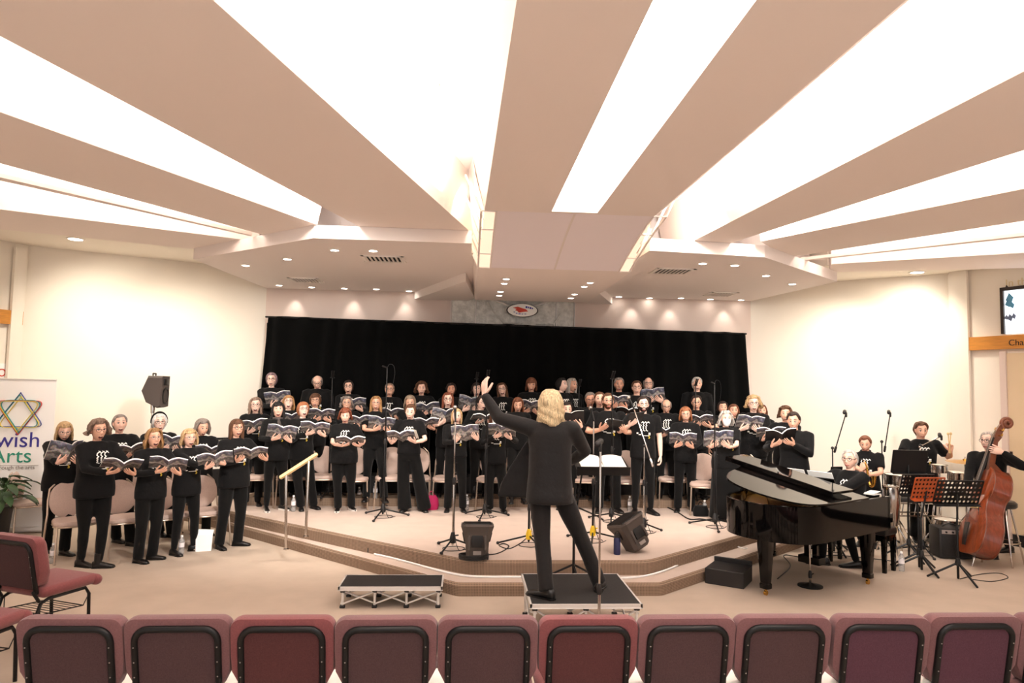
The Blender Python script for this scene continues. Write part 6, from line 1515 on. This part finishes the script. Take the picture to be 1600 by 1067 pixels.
band_stand((4.892, 8.9, 0.116)[:2] + (0,), (4.933, 8.9, 1.03), .17, .2, .2, .2, 'black_metal', 'small black music stand left of the head of the pianist', None)

# ------------------------------------------------------------------ drums and brass
def drum(p, r, h, label, name='drum', tilt=0, mt='chrome', z=.0):
    t = thing(name, label, 'drum', (p[0], p[1], 0), 0)
    Q = Tr(0,0,p[2]) @ Rx(tilt)
    b = MB(); b.lathe([(r,-h),(r*1.02,-h*.5),(r,0)], 28, 0, Q); b.build('shell', MAT[mt], t)
    b = MB(); b.lathe([(r*.98,.0),(r*.9,.006),(.0,.007)], 28, 0, Q); b.build('drum_head', MAT['drum_skin'], t)
    b = MB(); b.tube([Q @ Vector((r*1.05*math.cos(2*PI*q/28),r*1.05*math.sin(2*PI*q/28),.004)) for q in range(28)], .009, 6, 0, None, True); b.build('hoop', MAT['chrome'], t)
    for q in range(6): a = 2*PI*q/6; b = MB(); b.tube([Q @ Vector((r*1.06*math.cos(a),r*1.06*math.sin(a),0)), Q @ Vector((r*1.06*math.cos(a),r*1.06*math.sin(a),-h*.9))], .006, 6); b.build('tension_rod', MAT['chrome'], t)
    b = MB(); b.tube([(0,0,.3),(0,0,p[2]-h)], .014, 8); b.build('stand_tube', MAT['chrome'], t)
    for q in range(3): a = 2*PI*q/3 + .8; b = MB(); b.tube([(0,0,.36),(.30*math.cos(a),.30*math.sin(a),.012)], .010, 8); b.build('stand_leg', MAT['chrome'], t)
    return t
drum((6.586, 9.2, 1.131), .10, .10, 'small chrome drum in front of the hip of the percussionist')
drum((6.761, 9.1, 1.048), .10, .11, 'small chrome drum left of the shoulder of the bass player', tilt=.1)
drum((6.054, 9.3, 0.981), .17, .14, 'wide snare drum left of the perforated music stands')
drum((6.505, 8.95, 0.431), .16, .14, 'chrome snare drum standing low above the black amplifier')
t = thing('conga_drum', 'tall narrow drum with chrome hardware right of the piano', 'drum', (5.692, 8.9, 0.034)[:2] + (0,)); t.scale = (.72,.72,.86)
b = MB(); b.lathe([(.10,.42),(.13,.55),(.155,.75),(.15,.95),(.13,1.02)], 24); b.build('shell', MAT['chrome'], t)
b = MB(); b.lathe([(.07,.22),(.055,.30),(.10,.42)], 20); b.build('foot', MAT['wood_pale'], t)
b = MB(); b.tube([(.14*math.cos(2*PI*q/24),.14*math.sin(2*PI*q/24),1.02) for q in range(24)], .010, 6, 0, None, True); b.lathe([(.13,1.02),(.0,1.03)], 20); b.build('rim', MAT['chrome'], t)
for q in range(6): a = 2*PI*q/6; b = MB(); b.tube([(.155*math.cos(a),.155*math.sin(a),.98),(.165*math.cos(a),.165*math.sin(a),.70)], .007, 6); b.build('tension_rod', MAT['chrome'], t)
for q in range(3): a = 2*PI*q/3 + .3; b = MB(); b.tube([(.10*math.cos(a),.10*math.sin(a),.55),(.26*math.cos(a),.26*math.sin(a),.012)], .011, 8); b.build('stand_leg', MAT['chrome'], t)
# cymbal on stand
cp = (7.198, 9.5, 1.149); t = thing('cymbal_stand', 'dark cymbal on a stand left of the bass player', 'cymbal', (cp[0], cp[1], 0))
b = MB(); b.lathe([(.25,0),(.12,.018),(.035,.03),(.03,.045),(0,.05)], 32, 0, Tr(0,0,cp[2]) @ Rx(.06)); b.build('cymbal', MAT['brass'], t)
b = MB(); b.tube([(0,0,.3),(0,0,cp[2]+.07)], .011, 8); b.build('stand_tube', MAT['chrome'], t)
for q in range(3): a = 2*PI*q/3; b = MB(); b.tube([(0,0,.4),(.28*math.cos(a),.28*math.sin(a),.012)], .010, 8); b.build('stand_leg', MAT['chrome'], t)
# vibraphone style frame: chrome rails with bars
t = thing('mallet_instrument', 'chrome-framed mallet instrument before the percussionist', 'percussion', (6.242, 9.25, 0.478)[:2] + (0,), 0)
b = MB()
for y in (-.14,.14): b.tube([(-.3,y,.62),(.3,y,.62)], .012, 8); b.tube([(-.3,y,.45),(.3,y,.45)], .010, 8)
for x in (-.3,.3): b.tube([(x,-.14,.62),(x,.14,.62)], .012, 8)
b.build('frame', MAT['chrome'], t)
for q in range(7): x = -.27 + .09*q; b = MB(); b.tube([(x,-.14,.45),(x+.03,-.14,.62)], .007, 6); b.build('strut', MAT['chrome'], t)
b = MB(); b.box((0,0,.66),(.62,.30,.05), None, 0, .01); b.build('case', MAT['black_plastic'], t)
for x in (-.26,.26):
    b = MB(); b.tube([(x-.12,-.12,.02),(x+.12,.12,.60)], .011, 8); b.tube([(x+.12,-.12,.02),(x-.12,.12,.60)], .011, 8); b.build('leg', MAT['chrome'], t)
# mallets held by the percussionist
h0 = Vector((6.825, 9.3, 1.364))
for i, d in enumerate(((-.02,.0,.20),(.035,.02,.20))):
    t = thing('mallet', ('left' if i == 0 else 'right') + ' one of the two pale mallets held up by the percussionist', 'mallet', h0)
    b = MB(); b.tube([(-d[0]*.3,0,-.07), d], .007, 8); b.build('shaft', MAT['wood_pale'], t)
    b = MB(); b.ball(d, (.017,.017,.022), 10); b.build('mallet_head', MAT['wood_pale'], t)
# soprano style saxophone
sx = Vector((5.367, 8.93, 1.055)); t = thing('saxophone', 'small brass saxophone held by the player behind the pianist', 'saxophone', sx); t.scale = (.62,.62,.62)
b = MB(); b.tube(spline([(-.03,.05,.26),(-.02,.0,.24),(.0,-.03,.12),(.01,-.05,-.06),(.02,-.09,-.22),(.03,-.15,-.27),(.04,-.20,-.22),(.04,-.22,-.10)],5), [.008]*6 + [.012 + .0012*i for i in range(30)], 10); b.build('body', MAT['brass'], t)
b = MB(); b.lathe([(.045,0),(.05,.03),(.062,.06)], 16, 0, Tr(.04,-.22,-.11)); b.build('bell', MAT['brass'], t)
b = MB(); b.tube([(-.03,.05,.26),(-.035,.10,.27)], .011, 8); b.build('mouthpiece', MAT['ebony'], t)
b = MB()
for q in range(6): b.ball((.012,-.055-.008*q,.10-.05*q), (.014,.008,.014), 8)
b.build('keys', MAT['brass'], t)
# amplifier
t = thing('amplifier', 'black instrument amplifier on the carpet behind the music stand', 'amplifier', (6.359, 8.7, 0.164)[:2] + (0,), -.2)
b = MB(); b.box((0,0,.20),(.40,.30,.38), None, 0, .015); b.build('cabinet', MAT['black_plastic'], t)
b = MB(); b.box((0,-.152,.17),(.34,.01,.26), None, 0, .004); b.build('grille', MAT['deck_black'], t)
b = MB(); b.box((0,-.15,.345),(.34,.012,.05)); b.build('control_panel', MAT['grille_grey'], t, False)
for x in (-.12,-.04,.04,.12): b = MB(); b.lathe([(.012,0),(.012,.014)], 10, 0, Tr(x,-.156,.345) @ Rx(PI/2)); b.build('knob', MAT['black_metal'], t)
b = MB(); b.tube(arc((-.1,0,.39),(.1,0,.39),-.04,6), .010, 6); b.build('handle', MAT['black_plastic'], t)

# ------------------------------------------------------------------ banner and plant at the left
BP = Vector((-5.76, 10.027, 0)); bu = Vector((-.985,-.17,0)).normalized(); bn_ = Vector((.17,-.985,0)).normalized()
t = thing('banner', 'white pull-up banner with a star of coloured lines and lettering at the left edge', 'banner', BP)
BFm = frame((0,0,0), -bu, Vector((0,0,1)), bn_)     # x to the right, y up, z to the viewer; right edge at x = 0
b = MB(); b.box((-.425,1.09,0),(.85,2.02,.006), BFm); b.build('sheet', MAT['banner_white'], t, False)
b = MB(); b.box((-.425,.045,0),(.87,.07,.09), BFm, 0, .02); b.build('base', MAT['aluminium'], t)
b = MB(); b.box((-.425,2.105,0),(.85,.02,.024), BFm, 0, .006); b.build('top_rail', MAT['aluminium'], t)
sx_, sy_ = 1/118.0, 1/118.0
def bp(px, py): return ((px - 75)*sx_, 2.11 - (py - 594)*sy_)
def star(cols, off):
    pass
cx, cy = bp(24, 652)
def loop(pts, wd, mt, dz):
    P_ = spline([(x, y, dz) for x, y in pts], 6)
    b = MB(); b.tube(P_, [(wd, wd*.4)]*len(P_), 6, 0, BFm); b.build('star_line', MAT[mt], t)
def tri(up, k, ox, oy, r):
    s_ = 1 if up else -1; V = [(cx+ox, cy+oy+s_*.30*k), (cx+ox+.31*k, cy+oy-s_*.17*k), (cx+ox-.31*k, cy+oy-s_*.17*k)]
    pts = [V[0]] + [p for p in rounded([V[0], V[1], V[2]], r, 7)[8:]]
    P_ = [(x, y) for x, y in pts]; out = []
    for a, c in zip(P_, P_[1:] + P_[:1]):
        n = max(1, int((Vector(c) - Vector(a)).length/.05)); out += [tuple(Vector(a).lerp(Vector(c), q/n)) for q in range(n)]
    return out + [out[0]]
for up, k, ox, oy, mt, dz, r in ((True,1.0,0,0,'ink_blue',.008,.10),(True,.95,-.012,-.016,'ink_teal',.010,.16),(True,.90,.012,-.026,'ink_yellow',.012,.13),(False,1.0,0,.02,'ink_red',.014,.12),(False,.95,.012,.035,'ink_teal',.016,.17),(False,.90,-.012,.03,'ink_yellow',.018,.14)):
    b = MB(); P_ = [(x, y, dz) for x, y in tri(up, k, ox, oy, r)]; b.tube(P_, [(.011,.005)]*len(P_), 6, 0, BFm); b.build('star_line', MAT[mt], t)
for body, px, py, size, mt, nm in (('Jewish', 57, 705, .30, 'ink_indigo', 'lettering'), ('Arts', 46, 730, .285, 'ink_green', 'lettering'), ('through the arts', 51, 741, .075, 'grille_grey', 'tagline')):
    x, y = bp(px, py); text_mesh(body, size, MAT[mt], nm, t, BFm @ Tr(x, y, .006), .002, 'RIGHT')
b = MB(); x0, y0 = bp(-40,735); x1, _ = bp(56,735); b.box(((x0+x1)/2, y0, .005),(x1-x0,.006,.004), BFm); b.build('rule_line', MAT['grille_grey'], t, False)
# potted plant
pt = thing('potted_plant', 'leafy green plant in a black pot before the white banner', 'plant', (-6.12,9.5,0))
b = MB(); b.loft([superring(.12,.12,.12,0,0,0,16,5), superring(.155,.155,.155,.42,0,0,16,5), superring(.16,.16,.16,.44,0,0,16,5)]); b.build('pot', MAT['pot_black'], pt)
b = MB(); b.lathe([(.14,.41),(.0,.42)], 16); b.build('soil', MAT['dark_void'], pt)
R2 = random.Random(3)
for i in range(46):
    a = R2.random()*2*PI; reach = .12 + .24*R2.random(); hh = .52 + .36*R2.random()*(1 - reach*1.2); L = .17 + .09*R2.random(); wdt = .035 + .02*R2.random()
    d = Vector((math.cos(a), math.sin(a), 0)); s0 = d*.03 + Vector((0,0,.42)); s1 = d*reach + Vector((0,0,hh)); tipd = (d*.85 + Vector((0,0,.35 - .9*reach - .3*R2.random()))).normalized()
    side = d.cross(Vector((0,0,1))).normalized(); nrm = side.cross(tipd)
    m = MB(); v = []; 
    for k in range(7):
        u = k/6; c = s1 + tipd*L*u + Vector((0,0,-.10*u*u)); w_ = wdt*math.sin(PI*min(1,u*.93+.05))**.8
        v += [c - side*w_ + nrm*.012, c, c + side*w_ + nrm*.012, c - nrm*.004]
    f = []
    for k in range(6):
        o = 4*k; f += [(o,o+1,o+5,o+4),(o+1,o+2,o+6,o+5),(o+3,o,o+4,o+7),(o+2,o+3,o+7,o+6)]
    m.add(v, f); lf = m.build('leaf', MAT['leaf_green'], pt)
    m = MB(); m.tube([s0, s0.lerp(s1,.5) + Vector((0,0,.04)), s1], .004, 5); m.build('stem', MAT['leaf_green'], lf)

# ------------------------------------------------------------------ light
def area(name, loc, size, energy, rot=(0,0,0), col=(1,.965,.93), spread=PI):
    l = bpy.data.lights.new(name, 'AREA'); l.shape = 'RECTANGLE'; l.size, l.size_y = size; l.energy = energy; l.color = col; l.spread = spread
    o = bpy.data.objects.new(name, l); COL.objects.link(o); o.location = loc; o.rotation_euler = rot; return o
def spot(name, loc, target, energy, angle, col=(1,.92,.83), blend=.6, r=.05):
    l = bpy.data.lights.new(name, 'SPOT'); l.energy = energy; l.spot_size = angle; l.spot_blend = blend; l.color = col; l.shadow_soft_size = r
    o = bpy.data.objects.new(name, l); COL.objects.link(o); o.location = loc
    o.rotation_euler = (Vector(target) - Vector(loc)).to_track_quat('-Z', 'Y').to_euler(); return o
UP = (PI, 0, 0)
COVE = .5
# fluorescent battens lying in the ceiling troughs, shining up
def cove(name, p, q, w, e, z=4.02):
    p, q = Vector((*p, z)), Vector((*q, z)); d = q - p; L = d.length
    o = area(name, p.lerp(q, .5), (w, L), e*COVE*L, (PI, 0, 0)); o.rotation_euler = (PI, 0, -math.atan2(-d.x, d.y) if False else math.atan2(d.x, d.y)*-1)
    # facing up: build orientation explicitly
    zax = Vector((0,0,-1)); yax = d.normalized(); xax = yax.cross(zax)
    o.rotation_euler = Matrix((xax, yax, zax)).transposed().to_euler()
cove('cove_left', (-1.1,-1.5), (-.35,6.6), .3, 20)
cove('cove_right', (2.9,-1.5), (2.5,6.8), .3, 20)
cove('cove_left_outer', (-2.95,2.6), (-1.66,7.1), .2, 14)
cove('cove_right_outer', (4.45,4.2), (3.45,7.3), .2, 18)
cove('cove_left_wall', (-5.2,5.6), (-3.05,8.15), .25, 26)
cove('cove_right_wall', (7.2,6.3), (4.85,8.7), .25, 26)
for x0, x1, y in ((-.38,-.10,7.1),(2.2,2.5,7.1),(-1.66,-1.42,7.15),(3.3,3.55,7.3)):
    o = area('fascia_fill', ((x0+x1)/2, y, 4.12), (x1 - x0, .12), 9, (math.radians(62),0,0))  # unseen lamp added between the beams to whiten the canopy fascia
for x in (-3.0,-2.0,-1.1): spot('canopy_spot', (x, 11.84, 3.74), (x, 11.99, 3.1), 7, 1.1, (1,.90,.80))
for x in (2.9,3.6,4.6): spot('canopy_spot', (x, 11.84, 3.74), (x, 11.99, 3.1), 7, 1.1, (1,.90,.80))
for x in (-2.6,-1.6,-.6): spot('front_spot', (x, 8.7, 3.7), (x, 9.6, .8), 60, 1.5, (1,.88,.76), .8, .06)
for x in (2.6,3.6,4.6): spot('front_spot', (x, 8.7, 3.7), (x, 9.6, .8), 60, 1.5, (1,.88,.76), .8, .06)
for x in (.4,1.7): spot('middle_spot', (x, 9.6, 3.55), (x, 9.9, .8), 60, 1.6, (1,.88,.76), .8, .06)
for x in (-.5,-.2,2.25,2.5): spot('choir_fill', (x, 4.3, 3.85), (1.0 + (x-1)*2.6, 10.2, 1.2), 300, .95, (1,.95,.9), .9, .2)  # added fill lamps without fixtures, brightening the faces of the choir
spot('wall_wash_left', (-5.35,9.45,3.95), (-5.3,10.9,1.8), 85, 2.2, (1,.9,.76), 1, .1)
spot('wall_wash_left', (-4.2,9.9,3.7), (-4.4,11.3,1.8), 62, 2.2, (1,.9,.76), 1, .1)
spot('wall_wash_right', (6.75,9.6,3.95), (6.7,10.9,1.8), 80, 2.2, (1,.9,.76), 1, .1)
spot('wall_wash_right', (5.9,10.0,3.7), (6.0,11.3,1.8), 60, 2.2, (1,.9,.76), 1, .1)
w = bpy.data.worlds.new('World'); S.world = w; w.use_nodes = True
w.node_tree.nodes['Background'].inputs[0].default_value = (1.0,.95,.92,1); w.node_tree.nodes['Background'].inputs[1].default_value = .55

# ------------------------------------------------------------------ camera
cd = bpy.data.cameras.new('camera'); co = bpy.data.objects.new('camera', cd); COL.objects.link(co); S.camera = co
cd.sensor_width = 36; cd.lens = 1067/1600*36; cd.clip_end = 100
YAW, PIT, ROL = math.radians(3.7), math.radians(3.91), math.radians(1.0)
d0 = Vector((math.sin(YAW), math.cos(YAW), 0)); r0 = Vector((math.cos(YAW), -math.sin(YAW), 0)); Zv = Vector((0,0,1))
fw = d0*math.cos(PIT) + Zv*math.sin(PIT); u0 = Zv*math.cos(PIT) - d0*math.sin(PIT)
Rv = r0*math.cos(ROL) + u0*math.sin(ROL); Uv = u0*math.cos(ROL) - r0*math.sin(ROL)
co.matrix_world = frame((0,0,2.1), Rv, Uv, -fw)
S.view_settings.view_transform = 'Standard'; S.view_settings.look = 'None'; S.view_settings.gamma = 1; S.view_settings.exposure = 1.05
S.view_settings.use_curve_mapping = False
try: S.cycles.use_denoising = True
except Exception: pass
S.cycles.max_bounces = 8; S.cycles.diffuse_bounces = 5; S.cycles.sample_clamp_indirect = 6
